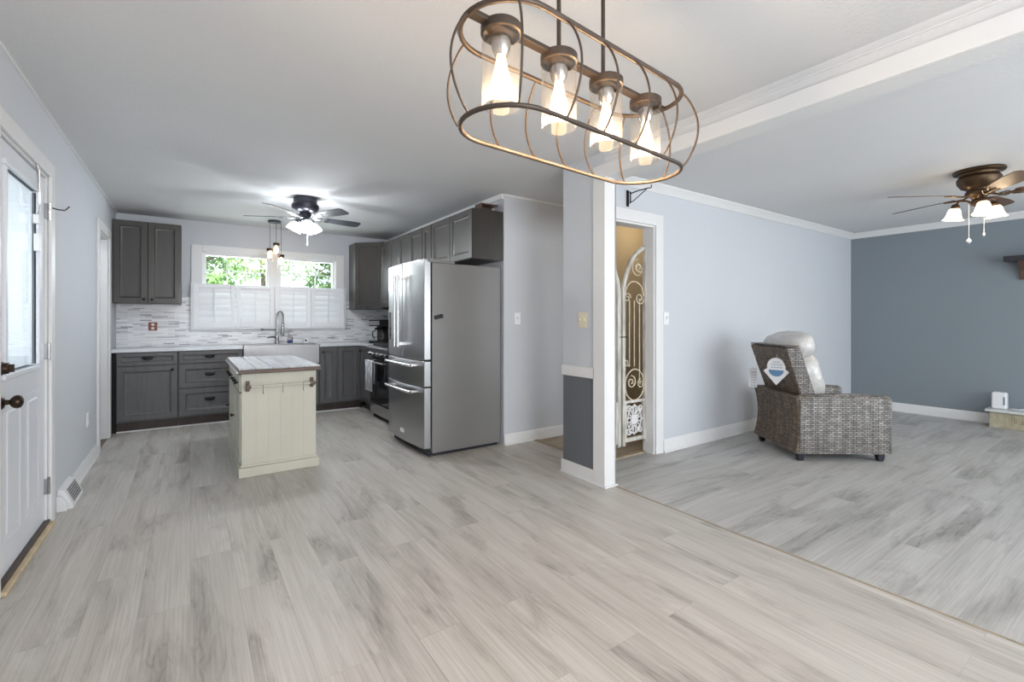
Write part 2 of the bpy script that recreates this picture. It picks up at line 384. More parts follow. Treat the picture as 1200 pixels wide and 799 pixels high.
# beam towards the camera, painted, with the header board on its left face
struct('wall_beam', B().box(PX0+.014, PX1+.06, YR, PY0+.02, 2.262, CZ), 'ceiling')
struct('trim_5', B().box(PX0-.004, PX0+.014, YR, PY0+.115, 2.262, 2.352), 'trim', bevel=.003)
struct('trim_6', B().box(PX0+.004, PX0+.014, YR, PY0, CZ-.045, CZ-.037), 'trim', bevel=.002)
# crown mouldings
cr = [(0, 0), (0, -.075), (.012, -.075), (.02, -.055), (.045, -.028), (.062, -.012), (.062, 0)]
struct('trim_7', B().prism([(YL-u, CZ+v) for u, v in cr], PX1+.06, XR, 'x'), 'trim')
struct('trim_8', B().prism([(XR-u, CZ+v) for u, v in cr], YR, YL, 'y'), 'trim')
struct('trim_9', B().box(XL, XL+.012, YR, YB, CZ-.014, CZ), 'trim')
struct('trim_10', B().box(XK, 3.42, YC-.012, YC, CZ-.022, CZ), 'trim')
struct('trim_11', B().box(XK-.03, XK, YC, YB, CZ-.05, CZ), 'trim')
# baseboards
def bb(name, ax, p, s, u0, u1, h=.105):
    prof = [(0, 0), (0, h), (s*.006, h), (s*.014, h-.018), (s*.014, .016), (s*.026, .012), (s*.026, 0)]
    if ax == 'x': struct(name, B().prism([(p+u, v) for u, v in prof], u0, u1, 'y'), 'trim')
    else: struct(name, B().prism([(p+u, v) for u, v in prof], u0, u1, 'x'), 'trim')
bb('baseboard_left', 'x', XL, 1, 4.56, 5.60)
bb('baseboard_left_near', 'x', XL, 1, YR, 2.83)
bb('baseboard_closet', 'y', YC, -1, XK, 3.42)
bb('baseboard_living', 'y', YL, -1, 3.59, XR, .12)
bb('baseboard_far', 'x', XR, -1, YR, YL, .115)
bb('baseboard_rear', 'y', YR, 1, XL, XR)
def casing(b, ax, p, s, u0, u1, zt, w=.10, t=.018, z0=0):
    def q(a, c, d, e):
        lo, hi = min(p, p+s*t), max(p, p+s*t)
        if ax == 'x': b.box(lo, hi, a, c, d, e)
        else: b.box(a, c, lo, hi, d, e)
    q(u0-w, u0, z0, zt+w); q(u1, u1+w, z0, zt+w); q(u0, u1, zt, zt+w)
    return b
struct('trim_12', casing(B(), 'x', XL, 1, D1[0], D1[1], D1[3], w=.085), 'trim', bevel=.005)
struct('trim_13', casing(B(), 'x', XL, 1, D2[0], D2[1], D2[3], w=.09), 'trim', bevel=.005)
struct('trim_14', casing(B(), 'y', YL, -1, DG[0], DG[1], DG[3], w=.105), 'trim', bevel=.006)
def jamb(ax, p0, p1, h):
    b = B(); t = .016; a, c, _, z = h
    for u0, u1, z0, z1 in ((a, a+t, 0, z), (c-t, c, 0, z), (a+t, c-t, z-t, z)):
        if ax == 'x': b.box(p0, p1, u0, u1, z0, z1)
        else: b.box(u0, u1, p0, p1, z0, z1)
    return b
struct('trim_15', jamb('x', XL-.12, XL, D1), 'trim')
struct('trim_16', jamb('x', XL-.12, XL, D2), 'trim')
struct('trim_17', jamb('y', YL, YL+.12, DG), 'trim')
struct('floor_side_room', B().box(XL-.9, XL, D2[0]-.3, D2[1]+.3, -.05, -.004), 'brownfloor')
struct('wall_side_room', B().box(XL-1.0, XL-.9, D2[0]-.6, D2[1]+.6, 0, CZ).box(XL-.9, XL-.12, D2[1]+.25, D2[1]+.3, 0, CZ).box(XL-.9, XL-.12, D2[0]-.3, D2[0]-.25, 0, CZ).box(XL-1, XL-.12, D2[0]-.3, D2[1]+.3, CZ-.05, CZ), 'wall')

# ------------------------------------------------------------------ front door in the left wall
dr = stag('door_1', (XL-.012, D1[0]+.018, .035))
dw = D1[1]-D1[0]-.036; dh = 2.02
gy0, gy1, gz0, gz1 = .15, dw-.17, .935, 1.905
b = wall(B(), 'x', 0, -.045, 0, dw, 0, dh, ((gy0, gy1, gz0, gz1),))
b.build('door_slab', 'door', dr, bevel=.002)
b = B()
for y0, y1 in ((.13, .40), (dw-.40, dw-.13)):          # raised lower panels
    for (a, c, d, e, x) in ((y0, y1, .13, .80, .0),):
        L = []
        for inset, x in ((0, .0), (.012, -.006), (.03, -.006), (.055, .004), (.0551, .004)):
            L.append([(x+.0008, a+inset, d+inset), (x+.0008, c-inset, d+inset), (x+.0008, c-inset, e-inset), (x+.0008, a+inset, e-inset)])
        L[1] = [(x_+.0082, y_, z_) for x_, y_, z_ in L[1]]; L[0] = L[0]
        b.rings(L)
b.build('door_panel', 'door', dr, ang=10)
b = B(); t = .03
for (a, c, d, e) in ((gy0-t, gy1+t, gz0-t, gz0), (gy0-t, gy1+t, gz1, gz1+t), (gy0-t, gy0, gz0, gz1), (gy1, gy1+t, gz0, gz1)): b.box(-.05, .014, a, c, d, e)
b.build('lite_frame', 'door', dr, bevel=.006)
b = B(); z = gz0+.01
while z < gz1-.01:
    b.box(-.0175, -.0165, gy0+.001, gy1-.001, z, z+.0138); z += .0145
M['blind'] = bpy.data.materials.new('translucent_blind'); M['blind'].use_nodes = True
nt_ = M['blind'].node_tree; tr_ = nd(nt_, 'ShaderNodeBsdfTranslucent'); tr_.inputs[0].default_value = (.9, .91, .93, 1); mx_ = nd(nt_, 'ShaderNodeMixShader'); mx_.inputs[0].default_value = .5
nt_.nodes['Principled BSDF'].inputs['Base Color'].default_value = (.85, .86, .88, 1)
nt_.links.new(nt_.nodes['Principled BSDF'].outputs[0], mx_.inputs[1]); nt_.links.new(tr_.outputs[0], mx_.inputs[2]); nt_.links.new(mx_.outputs[0], nt_.nodes['Material Output'].inputs[0])
o = b.build('mini_blind', 'blind', dr); o['label'] = 'white enclosed mini blind'
B().box(-.012, -.009, gy0, gy1, gz0, gz1).build('glass_pane', 'pane', dr)
mY = Matrix.Rotation(PI/2, 4, 'Y')
def knobset(z, lever):
    b = B().lathe([(.033, 0), (.033, .006), (.026, .014), (.012, .018), (.011, .035)], (0, .085, z), 20, mY, cap=True)
    if lever: b.lathe([(.011, .033), (.02, .038), (.029, .048), (.031, .058), (.027, .07), (.012, .077), (.001, .078)], (0, .085, z), 20, mY)
    else: b.lathe([(.027, .012), (.025, .03), (.001, .032)], (0, .085, z), 20, mY).box(.03, .048, .080, .090, z-.018, z+.018)
    return b
knobset(.81, True).build('door_knob', 'bronze', dr); knobset(.965, False).build('deadbolt', 'bronze', dr)
for z in (.20, 1.0, 1.83):
    B().box(-.01, .016, dw-.012, dw+.034, z-.045, z+.045).tube([(.018, dw+.010, z-.05), (.018, dw+.010, z+.05)], .007).build('hinge', 'nickel', dr)
b = B().tube([(.022, dw+.02, 1.86), (.05, dw+.05, 1.855), (.085, dw+.03, 1.85), (.10, dw+.06, 1.88)], .004)
b.build('door_stop', 'bronze', dr)
# sensors and their cord on the door
t = thing('door_sensor', 'small white contact sensor with drooping grey cord at top of front door', 'sensor', (XL+.004, 3.60, 1.75))
B().box(-.012, .012, -.02, .015, 0, .05).build('sensor_body', 'white', t, bevel=.003)
B().tube([(0, -.02, .33), (.012, -.01, .30), (.012, 0, .2), (.01, .02, .12), (.004, .012, .06), (.002, 0, .045)], .003).tube([(0, -.02, .33), (.012, -.026, .2), (.012, -.015, .1), (.006, 0, .05)], .0025).build('cord', 'nickel', t)
t = B().box(-.012, .014, -.018, .018, 0, .095).build('door_sensor', 'white', None, bevel=.003); t.location = (XL+.004, 3.61, 1.60)
tag(t, 'larger white contact sensor on front door, below the corded one', 'sensor')
struct('trim_18', B().box(XL-.10, XL+.035, D1[0]+.005, D1[1]-.005, 0, .022), 'thresh', bevel=.006)
struct('trim_19', B().box(XL-.06, XL+.012, D1[0]+.01, D1[1]-.01, .022, .034), 'bronze')

# broken baseboard register
t = thing('baseboard_register', 'white metal baseboard air register with dark louvred slot beside front door', 'vent', (XL, 4.07, 0))
B().prism([(0, 0), (.075, 0), (.075, .03), (.035, .125), (0, .135)], .03, .36, 'y').build('housing', 'trim', t, bevel=.004)
b = B()
for k in range(6): b.box(.040+k*.0062, .044+k*.0062, .07, .32, .108-k*.0146, .119-k*.0146)
b.build('louver', 'nickel', t)
B().prism([(.0, .0), (.05, 0), (.05, .05), (.02, .10), (0, .10)], .0, .031, 'y').build('end_cap', 'trim', t, bevel=.003)

def plate(name, label, cat, loc, rz, m='white', kind='toggle', w=.072, h=.116, body=None):
    """cover plate facing local -y"""
    t = thing(name, label, cat, loc, rz)
    B().box(-w/2, w/2, -.006, 0, -h/2, h/2).build('cover_plate', m, t, bevel=.002)
    if kind == 'toggle': B().box(-.006, .006, -.02, -.005, -.004, .018).box(-.012, .012, -.0085, -.005, -.022, .022).build('toggle', body or m, t)
    elif kind == 'two_toggle':
        for dx in (-.024, .024): B().box(dx-.006, dx+.006, -.02, -.005, -.004, .018).build('toggle', body or m, t)
    elif kind == 'outlet':
        for dz in (-.022, .022):
            B().lathe([(.016, .0), (.016, .004), (.0145, .0045), (.0001, .0045)], (0, -.005, dz), 16, Matrix.Rotation(PI/2, 4, 'X')).build('socket', body or m, t)
    return t
plate('light_switch', 'ivory light switch on the stub wall above the chair rail', 'light switch', (PX0+.012, 2.65, 1.22), -PI/2, 'ivory', 'two_toggle', w=.085)
plate('light_switch', 'white light switch on wall right of refrigerator', 'light switch', (2.68, YC, 1.235), 0, 'white', 'toggle')
plate('light_switch', 'white light switch right of the gate doorway', 'light switch', (3.635, YL, 1.235), 0, 'white', 'toggle')
plate('wall_outlet', 'low white outlet on left wall between front door and side doorway', 'outlet', (XL, 5.15, .40), PI/2, 'white', 'outlet')
mat('red_metal_plate', (.19, .035, .032), .35, var=.5, vs=40); M['redplate'] = MATS['red_metal_plate']
plate('wall_outlet', 'dark red outlet plate on mosaic backsplash under left upper cabinet', 'outlet', (-.365, YB-.013, 1.145), 0, 'redplate', 'outlet', w=.085, h=.10, body='ivory')
# plant hook bracket
t = thing('hook_bracket', 'black iron swing hook bracket high on living room wall above gate doorway', 'hook', (3.11, YL, 2.27))
B().box(-.014, .014, -.01, 0, -.07, .07).build('mount_plate', 'black', t, bevel=.003)
B().tube([(0, -.012, .05), (0, -.035, .05), (0, -.035, -.045), (0, -.012, -.045)], .006).tube([(0, -.035, .035), (.01, -.12, .045), (.02, -.215, .045), (.022, -.235, .04), (.022, -.24, .065)], .005).tube([(0, -.035, -.04), (.005, -.06, -.035), (.018, -.19, .04)], .004).build('swing_arm', 'black', t)

# ------------------------------------------------------------------ kitchen window
w = stag('window_1')
a, c, d, e = WN
b = B(); T = .118
b.box(a-T, a, YB-.02, YB, d-.055, e+.08).box(c, c+T, YB-.02, YB, d-.055, e+.08).box(a, c, YB-.02, YB, e, e+.08).box(a-T-.01, c+T+.01, YB-.035, YB, d-.055, d-.002)
b.build('window_casing', 'trim', w, bevel=.005)
b = B()
for u0, u1 in ((a, .878), (.978, c)):
    f = .04
    b.box(u0, u0+f, YB+.03, YB+.08, d, e).box(u1-f, u1, YB+.03, YB+.08, d, e).box(u0+f, u1-f, YB+.03, YB+.08, e-f, e).box(u0+f, u1-f, YB+.03, YB+.08, d, d+f).box(u0+f, u1-f, YB+.035, YB+.075, 1.60, 1.64)
    for k in (1, 2):
        xx = u0+f+(u1-u0-2*f)*k/3; b.box(xx-.006, xx+.006, YB+.05, YB+.062, 1.64, e-f)
    b.box(u0+f, u1-f, YB+.05, YB+.062, 1.845, 1.857)
b.box(.878, .978, YB-.012, YB+.09, d, e)
b.box(a, a+.012, YB-.0, YB+.12, d, e).box(c-.012, c, YB, YB+.12, d, e).box(a, c, YB, YB+.12, e-.012, e).box(a, c, YB, YB+.12, d, d+.012)
b.build('window_sash', 'trim', w, bevel=.002)
B().box(a+.03, c-.03, YB+.055, YB+.058, d+.03, e-.03).build('glass_pane', 'pane', w)
# cafe shutters
xs = [.025, .478, .925, 1.378, 1.825]
lab = ['leftmost white louvred shutter panel on lower kitchen window', 'second white louvred shutter panel from the left, left of the faucet',
       'third white louvred shutter panel from the left, right behind the faucet', 'rightmost white louvred shutter panel on lower kitchen window']
b = B().box(.005, .022, YB-.075, YB-.02, 1.12, 1.675).box(1.828, 1.845, YB-.075, YB-.02, 1.12, 1.675).box(.005, 1.845, YB-.07, YB-.036, 1.105, 1.122)
tag(b.build('shutter_frame', 'shutter', None, bevel=.003), 'white outer frame around the four kitchen cafe shutters', 'shutter frame')
for i in range(4):
    x0, x1 = xs[i]+.002, xs[i+1]-.002; wd = x1-x0
    t = thing('window_shutter', lab[i], 'shutter', (x0, YB-.05, 1.125), 0, 'louvred cafe shutters on the kitchen window')
    st = .052; H = .545
    B().box(0, st, -.014, .014, 0, H).box(wd-st, wd, -.014, .014, 0, H).box(st, wd-st, -.014, .014, 0, .065).box(st, wd-st, -.014, .014, H-.045, H).build('frame', 'shutter', t, bevel=.003)
    for k in range(6):
        z = .095+k*.0755
        ca, sa = math.cos(math.radians(72)), math.sin(math.radians(72))
        pr = [(-.040*ca, -.040*sa), (-.02*ca-.005*sa, -.02*sa+.005*ca), (.02*ca-.005*sa, .02*sa+.005*ca), (.040*ca, .040*sa), (.02*ca+.005*sa, .02*sa-.005*ca), (-.02*ca+.005*sa, -.02*sa-.005*ca)]
        B().prism([(u, z+v) for u, v in pr], st+.002, wd-st-.002, 'x').build('slat', 'shutter', t)
    B().box(wd/2-.005, wd/2+.005, -.052, -.044, .05, H-.05).build('tilt_rod', 'shutter', t)

# ------------------------------------------------------------------ cabinets
def door_bm(x0, x1, z0, z1, y=0, fr=.058, th=.02, flat=False):
    """framed door / drawer front facing -y, outer face at y-th, recessed centre"""
    b = B(); f = min(fr, (z1-z0)*.28, (x1-x0)*.28); L = []
    for ins, yy in ((0, y), (0, y-th+.003), (.003, y-th), (f, y-th), (f+.005, y-th+.009), (f+.020, y-th+.013), (f+.0205, y-th+.013)):
        L.append([(x0+ins, yy, z0+ins), (x1-ins, yy, z0+ins), (x1-ins, yy, z1-ins), (x0+ins, yy, z1-ins)])
    return b.rings(L)
def knob_bm(x, z, y=-.02):
    return B().lathe([(.006, 0), (.006, .012), (.013, .018), (.015, .024), (.011, .03), (.001, .032)], (x, y, z), 14, Matrix.Rotation(PI/2, 4, 'X'))
def cup_bm(x, z, y=-.02):
    return B().blob((x, y-.002, z), (.050, .021, .019), p=2.1, nu=20, nv=10).box(x-.052, x+.052, y-.003, y, z+.010, z+.022)
def cabinet(name, label, loc, rz, w, d, z0, z1, fronts, m, toe=False, group=None, side_gap=0):
    """fronts: (kind, x0, x1, z0, z1, hardware, hx, hz)"""
    t = thing(name, label, 'cabinet', loc, rz, group)
    b = B()
    if toe: b.box(0, w, .0, d, .11, z1)
    else: b.box(0, w, 0, d, z0, z1)
    b.build('carcass', m, t, bevel=.0015)
    if toe: B().box(0, w, .05, d-.01, 0, .11).build('toe_kick', 'toe', t)
    for (kind, x0, x1, a0, a1, hw, hx, hz) in fronts:
        o = door_bm(x0, x1, a0, a1).build(kind, m, t, ang=20)
        if hw == 'knob': knob_bm(hx, hz).build('knob', 'black', o)
        if hw == 'cup': cup_bm(hx, hz).build('cup_pull', 'pull', o)
    return t
YF = 6.52
cabinet('base_cabinet', 'grey base cabinet with one drawer over one door, far left under the counter', (-.655, YF, 0), 0, .54, .44, 0, .87,
        [('drawer', .006, .534, .725, .862, 'cup', .27, .80), ('door', .006, .534, .125, .715, 'knob', .49, .665)], 'cab', True)
cabinet('base_cabinet', 'grey base cabinet with three stacked drawers left of the sink', (-.112, YF, 0), 0, .635, .44, 0, .87,
        [('drawer', .006, .629, .725, .862, 'cup', .30, .80), ('drawer', .006, .629, .445, .715, 'cup', .30, .59), ('drawer', .006, .629, .125, .435, 'cup', .30, .30)], 'cab', True)
cabinet('base_cabinet', 'low grey sink base cabinet under the steel farmhouse sink', (.526, YF, 0), 0, .872, .44, 0, .655,
        [('door', .006, .433, .125, .645, 'knob', .40, .60), ('door', .439, .866, .125, .645, 'knob', .47, .60)], 'cab', True)
cabinet('base_cabinet', 'grey two-door base cabinet between the sink and the corner', (1.401, YF, 0), 0, .545, .44, 0, .87,
        [('door', .006, .215, .125, .862, 'knob', .04, .80), ('door', .235, .53, .125, .862, None, 0, 0)], 'cab', True)
cabinet('base_cabinet', 'narrow grey base cabinet turned sideways between corner and range', (1.95, YF-.002, 0), -PI/2, .56, .55, 0, .87,
        [('door', .02, .54, .125, .862, 'knob', .07, .80)], 'cab', True)
tag(B().box(XL+.002, -.657, YF+.03, YB-.05, .0, .868).build('gap_shade', 'gap', None), 'black strip standing in for the shaded gap between left wall and first base cabinet', 'gap shade')  # solid black box painted as the shade of an open gap
struct('trim_20', B().box(XL+.03, 1.94, YF+.035, YF+.047, 0, .012), 'trim')
cabinet('wall_cabinet', 'dark two-door upper cabinet alone left of the kitchen window', (-.698, 6.65, 0), 0, .614, .33, 1.405, 2.322,
        [('door', .004, .305, 1.409, 2.318, 'knob', .27, 1.45), ('door', .309, .610, 1.409, 2.318, 'knob', .345, 1.45)], 'cab_up')
# diagonal corner upper
t = thing('corner_wall_cabinet', 'diagonal corner upper cabinet right of the kitchen window', 'cabinet', (XK, YB, 0))
B().prism([(-.61, 0), (-.61, -.305), (-.305, -.61), (0, -.61), (0, 0)], 1.37, 2.31, 'z').build('carcass', 'cab_up', t, bevel=.0015)
dd = door_bm(.018, .413, 1.376, 2.304); dd.xf(Matrix.Translation((-.61, -.305, 0)) @ Matrix.Rotation(-PI/4, 4, 'Z'))
o = dd.build('door', 'cab_up', t, ang=20)
knob_bm(.215, 1.395).xf(Matrix.Translation((-.61, -.305, 0)) @ Matrix.Rotation(-PI/4, 4, 'Z')).build('knob', 'black', o)
# right run of uppers; local x runs towards the camera (-y world)
XU = 2.19
def upr(label, yfar, ynear, z0, doors):
    w_ = yfar-ynear
    fr = [('door', a_, b_, z0+.004, 2.272, None, 0, 0) for a_, b_ in doors]
    cabinet('wall_cabinet', label, (XU, yfar, 0), -PI/2, w_, XK-XU, z0, 2.276, fr, 'cab_up', group='upper cabinets along the right kitchen wall')
upr('two-door upper cabinet next to the diagonal corner cabinet', 6.365, 5.69, 1.40, [(.004, .335), (.339, .671)])
upr('two-door upper cabinet over the range', 5.686, 4.952, 1.66, [(.004, .365), (.369, .73)])
upr('narrow single-door upper cabinet between range and refrigerator uppers', 4.948, 4.715, 1.40, [(.004, .229)])
upr('short deep-looking two-door upper cabinet above the refrigerator, end panel facing camera', 4.711, 3.81, 1.80, [(.004, .445), (.449, .897)])
t = B().box(-.1, .09, -.06, .06, 0, .012).box(-.1, -.088, -.06, .06, .012, .075).box(-.1, .09, .048, .06, .012, .075).box(-.088, .09, -.06, .048, .063, .075).build('wooden_crate', 'brown', None)
t.location = (2.405, 3.93, 2.276); tag(t, 'small dark open wooden box lying on top of the cabinet above the refrigerator', 'box')
# countertops
b = B().box(XL+.001, .524, YF-.035, YB-.012, .87, .908).box(.524, 1.402, YB-.142, YB-.012, .87, .908).box(1.402, XK-.001, YF-.035, YB-.012, .87, .908).box(1.925, XK-.001, 5.945, YF-.035, .87, .908)
tag(b.build('countertop', 'counter', None, bevel=.004), 'pale grey marbled kitchen countertop running under the window around the sink', 'countertop')
tag(B().box(1.905, XK-.001, 4.77, 5.165, .87, .908).build('countertop', 'counter', None, bevel=.004), 'short pale marbled countertop piece between range and refrigerator', 'countertop')
cabinet('base_cabinet', 'narrow grey base cabinet between the range and the refrigerator', (1.93, 5.163, 0), -PI/2, .39, .55, 0, .868, [('door', .006, .384, .125, .862, 'knob', .05, .8)], 'cab', True)
b = wall(B(), 'y', YB-.012, .0115, XL+.001, XK-.001, .909, 1.405, ((.007, 1.838, 1.075, 1.5),))
struct('wall_backsplash', b, 'mosaic')
struct('wall_backsplash_right', B().box(XK-.012, XK-.0005, 4.0, YB-.013, .909, 1.40), 'mosaic')

# farmhouse sink
t = thing('farmhouse_sink', 'stainless steel farmhouse sink with wide apron front beneath the window', 'sink', (.528, YF-.05, 0))
b = B(); W_, D_ = .868, .365; z1, z0 = .905, .66; k = .012
b.box(0, W_, 0, k*2, z0, z1).box(0, k, k*2, D_-.001, z0, z1).box(W_-k, W_, k*2, D_-.001, z0, z1).box(k, W_-k, D_-.03, D_-.001, z0, z1).box(k, W_-k, k*2, D_-.03, z0, z0+k)

b.build('basin', 'steel2', t, bevel=.006)
B().lathe([(.045, 0), (.043, .004), (.02, .002), (.001, .0)], (W_/2, .2, z0+k+.001), 20).build('drain', 'chrome', t)
# faucet: spring pull-down style with pot filler arm
t = thing('kitchen_faucet', 'tall brushed gooseneck kitchen faucet with pull-down sprayer behind sink', 'faucet', (.95, YB-.105, .908))
B().lathe([(.03, 0), (.03, .01), (.022, .016), (.02, .09), (.017, .095), (.015, .16), (.001, .16)], (0, 0, 0), 18).build('base', 'nickel', t)
arc = [(0, 0, .15), (0, 0, .32)] + [(.0 + .028*(1-math.cos(a_)), -.045*(1-math.cos(a_)), .36+.065*math.sin(a_)) for a_ in [PI*k/10 for k in range(11)]] + [(.056, -.09, .32), (.056, -.09, .27)]
B().tube(arc, .0125, 10).build('gooseneck', 'nickel', t)
B().lathe([(.001, .1), (.016, .1), (.02, .13), (.017, .22), (.0165, .275), (.013, .28)], (.056, -.09, 0), 14).build('spray_head', 'nickel', t)
B().tube([(0, 0, .185), (-.17, -.05, .19)], [.006, .005], 8).tube([(-.165, -.05, .19), (-.20, -.058, .19)], .011).build('support_arm', 'nickel', t)
B().tube([(0, 0, .08), (-.06, -.02, .09), (-.12, -.04, .085)], [.013, .012, .008], 10).build('handle', 'nickel', t)
t = thing('soap_bottle', 'clear pump bottle with navy blue soap beside the faucet', 'bottle', (1.105, YB-.105, .908))
M['navy'] = mat('navy_liquid', (.015, .02, .12), .15, var=.1, coat=.5)
B().box(-.034, .034, -.022, .022, 0, .045).box(.024, .034, -.022, .022, .045, .085).build('blue_base', 'navy', t, bevel=.005)
B().lathe([(.031, .045), (.032, .09), (.028, .105), (.012, .12), (.011, .13)], (-.004, 0, 0), 16).build('bottle_body', 'jar', t)
B().lathe([(.013, .128), (.013, .142), (.005, .144), (.005, .17), (.001, .171)], (-.004, 0, 0), 12).tube([(-.004, 0, .168), (.012, -.012, .185), (.02, -.02, .178)], .005).build('pump', 'nickel', t)
t = thing('sponge_holder', 'small white square caddy with dark centre right of the soap bottle', 'caddy', (1.30, YB-.105, .908))
B().box(-.03, .03, -.02, .02, 0, .06).build('caddy_body', 'white', t, bevel=.006)
B().lathe([(.014, 0), (.014, .004), (.001, .004)], (0, -.02, .034), 14, Matrix.Rotation(PI/2, 4, 'X')).build('sponge', 'navy', t)

# range
XG = 1.885; y0, y1 = 5.17, 5.93
t = thing('gas_range', 'stainless and black gas range with towel on its door handle', 'range', (XG, y0, 0))
w_ = y1-y0
B().box(.02, .62, 0.004, w_-.004, .05, .90).box(.04, .6, .02, w_-.02, 0, .05).build('body', 'gap', t, bevel=.003)
M['oven_glass'] = mat('oven_glass', (.012, .012, .014), .06, var=.05)
B().box(0, .022, .01, w_-.01, .20, .74).build('oven_door', 'oven_glass', t, bevel=.004)
B().box(.0, .022, .01, w_-.01, .06, .19).build('drawer', 'nickel', t, bevel=.004)
o = B().prism([(.03, .76), (-.005, .77), (-.05, .845), (-.05, .885), (-.02, .905), (.62, .905), (.62, .89), (.03, .88)], .0, w_, 'y').build('cooktop', 'nickel', t, bevel=.004)
for k in range(5):
    mk = Matrix.Rotation(math.radians(-120+0), 4, 'Y')
    B().lathe([(.023, 0), (.022, .025), (.001, .026)], (-.025, .09+k*.145, .81), 16, Matrix.Rotation(-PI/2-.5, 4, 'Y')).build('burner_knob', 'nickel', t)
B().tube([(-.075, .05, .715), (-.075, w_-.05, .715)], .011).tube([(0, .07, .715), (-.075, .07, .715)], .008).tube([(0, w_-.07, .715), (-.075, w_-.07, .715)], .008).build('oven_handle', 'steel_h', t)
b = B()
for k in range(7): b.box(.03+k*.09, .042+k*.09, .03, w_-.03, .915, .937)
for k in range(5): b.box(.03, .58, .03+k*.17, .042+k*.17, .905, .932)
b.build('grate', 'black', t, bevel=.003)
M['towel'] = mat('plaid_towel', (.56, .57, .61), .9, var=.45, vs=24, stretch=(1, 1, .5))
L = []
for x, z in ((-.060, .45), (-.060, .70), (-.064, .722), (-.075, .73), (-.087, .722), (-.090, .70), (-.091, .36)):
    L.append([(x-.004*math.sin(k*1.1), w_-.10-.27*k/14, z) for k in range(15)])
o = B().rings(L, closed=False, cap=False).build('kitchen_towel', 'towel', None, solid=.006)
o.location = (XG, y0, 0); tag(o, 'white and grey plaid towel draped over the range handle', 'towel')
# coffee maker
t = thing('coffee_maker', 'black and silver coffee maker on the corner counter left of refrigerator', 'coffee maker', (2.14, 6.28, .908), math.radians(-60))
B().box(-.10, .10, -.12, .12, 0, .03).box(-.10, .10, .04, .12, .03, .28).box(-.10, .10, -.12, .12, .23, .32).build('body', 'black', t, bevel=.008)
B().lathe([(.06, .04), (.075, .07), (.078, .12), (.06, .17), (.05, .185)], (0, -.035, 0), 18).build('carafe', 'jar', t)
B().lathe([(.052, .18), (.055, .2), (.03, .215), (.001, .215)], (0, -.035, 0), 18).tube([(0, -.10, .17), (0, -.15, .16), (0, -.15, .09), (0, -.11, .07)], .008).build('carafe_handle', 'black', t)
B().box(-.09, .09, -.124, -.118, .245, .30).box(-.102, .102, -.122, .122, .318, .332).build('control_panel', 'steel', t)

# ------------------------------------------------------------------ refrigerator
t = thing('refrigerator', 'stainless french door refrigerator with two bottom drawers', 'refrigerator', (1.70, 3.83, 0))
Wf = .905; Hf = 1.735
B().box(.075, .80, 0, Wf, .03, Hf).build('cabinet_body', 'fr_side', t, bevel=.006)
B().box(.10, .78, .03, Wf-.03, 0, .03).box(.055, .076, .02, Wf-.02, .0, .045).build('base_grille', 'fan_dark', t)
def bow(y): return -.028*(1-((y-Wf/2)/(Wf/2))**2)
def fdoor(ya, yb, za, zb, name):
    n = 10; pts = [(.066, yb), (.066, ya)] + [(bow(ya+(yb-ya)*k/n)+.0, ya+(yb-ya)*k/n) for k in range(n+1)]
    return B().prism(pts, za, zb, 'z').build(name, 'steel', t, bevel=.009)
dl = fdoor(Wf/2+.002, Wf-.002, .862, 1.765, 'door'); drr = fdoor(.002, Wf/2-.002, .862, 1.765, 'door')
d1 = fdoor(.002, Wf-.002, .625, .855, 'drawer'); d2 = fdoor(.002, Wf-.002, .075, .618, 'drawer')
for dd_, yy in ((dl, Wf/2+.045), (drr, Wf/2-.045)):
    x = bow(yy)
    B().tube([(x-.06, yy, .97), (x-.06, yy, 1.65)], .0135, 12).box(x-.06, x+.004, yy-.010, yy+.010, .985, 1.01).box(x-.06, x+.004, yy-.010, yy+.010, 1.61, 1.635).build('handle', 'steel_h', dd_)
for dd_, zz in ((d1, .815), (d2, .575)):
    pts = [(bow(.13+(Wf-.26)*k/12)-.062, .13+(Wf-.26)*k/12, zz) for k in range(13)]
    o = B().tube(pts, .0135, 12).box(bow(.15)-.06, bow(.15)+.004, .14, .165, zz-.011, zz+.011).box(bow(Wf-.15)-.06, bow(Wf-.15)+.004, Wf-.165, Wf-.14, zz-.011, zz+.011).build('handle', 'steel_h', dd_)
M['medal'] = mat('red_medallion', (.35, .06, .05), .3, var=.1)
for zz in (.815, .575):
    B().lathe([(.008, 0), (.008, .003), (.001, .003)], (bow(.13)-.062, .127, zz), 12, Matrix.Rotation(PI/2, 4, 'X')).build('handle_medallion', 'medal', t)
B().box(bow(.82)-.003, bow(.82)+.012, .79, .85, 1.02, 1.30).build('water_dispenser', 'oven_glass', t, bevel=.002)
B().box(bow(.45)-.003, bow(.45)+.004, .41, .50, .150, .185).build('maker_badge', 'white', t, bevel=.001)
B().box(.03, .30, .0, .10, Hf, Hf+.022).prism([(.08, Hf), (.08, Hf+.034), (.14, Hf+.034), (.27, Hf+.006), (.27, Hf)], .02, .11, 'y').build('hinge_cover', 'fr_side', t, bevel=.004)
b = B().box(-.04, .04, -.018, 0, -.017, .017); b.xf(Matrix.Rotation(math.radians(-14), 4, 'Y'))
o = b.build('magnetic_clip', 'black', None, bevel=.004); o.location = (1.835, 3.8295, 1.25); tag(o, 'small black magnetic clip stuck on the refrigerator side', 'magnet')

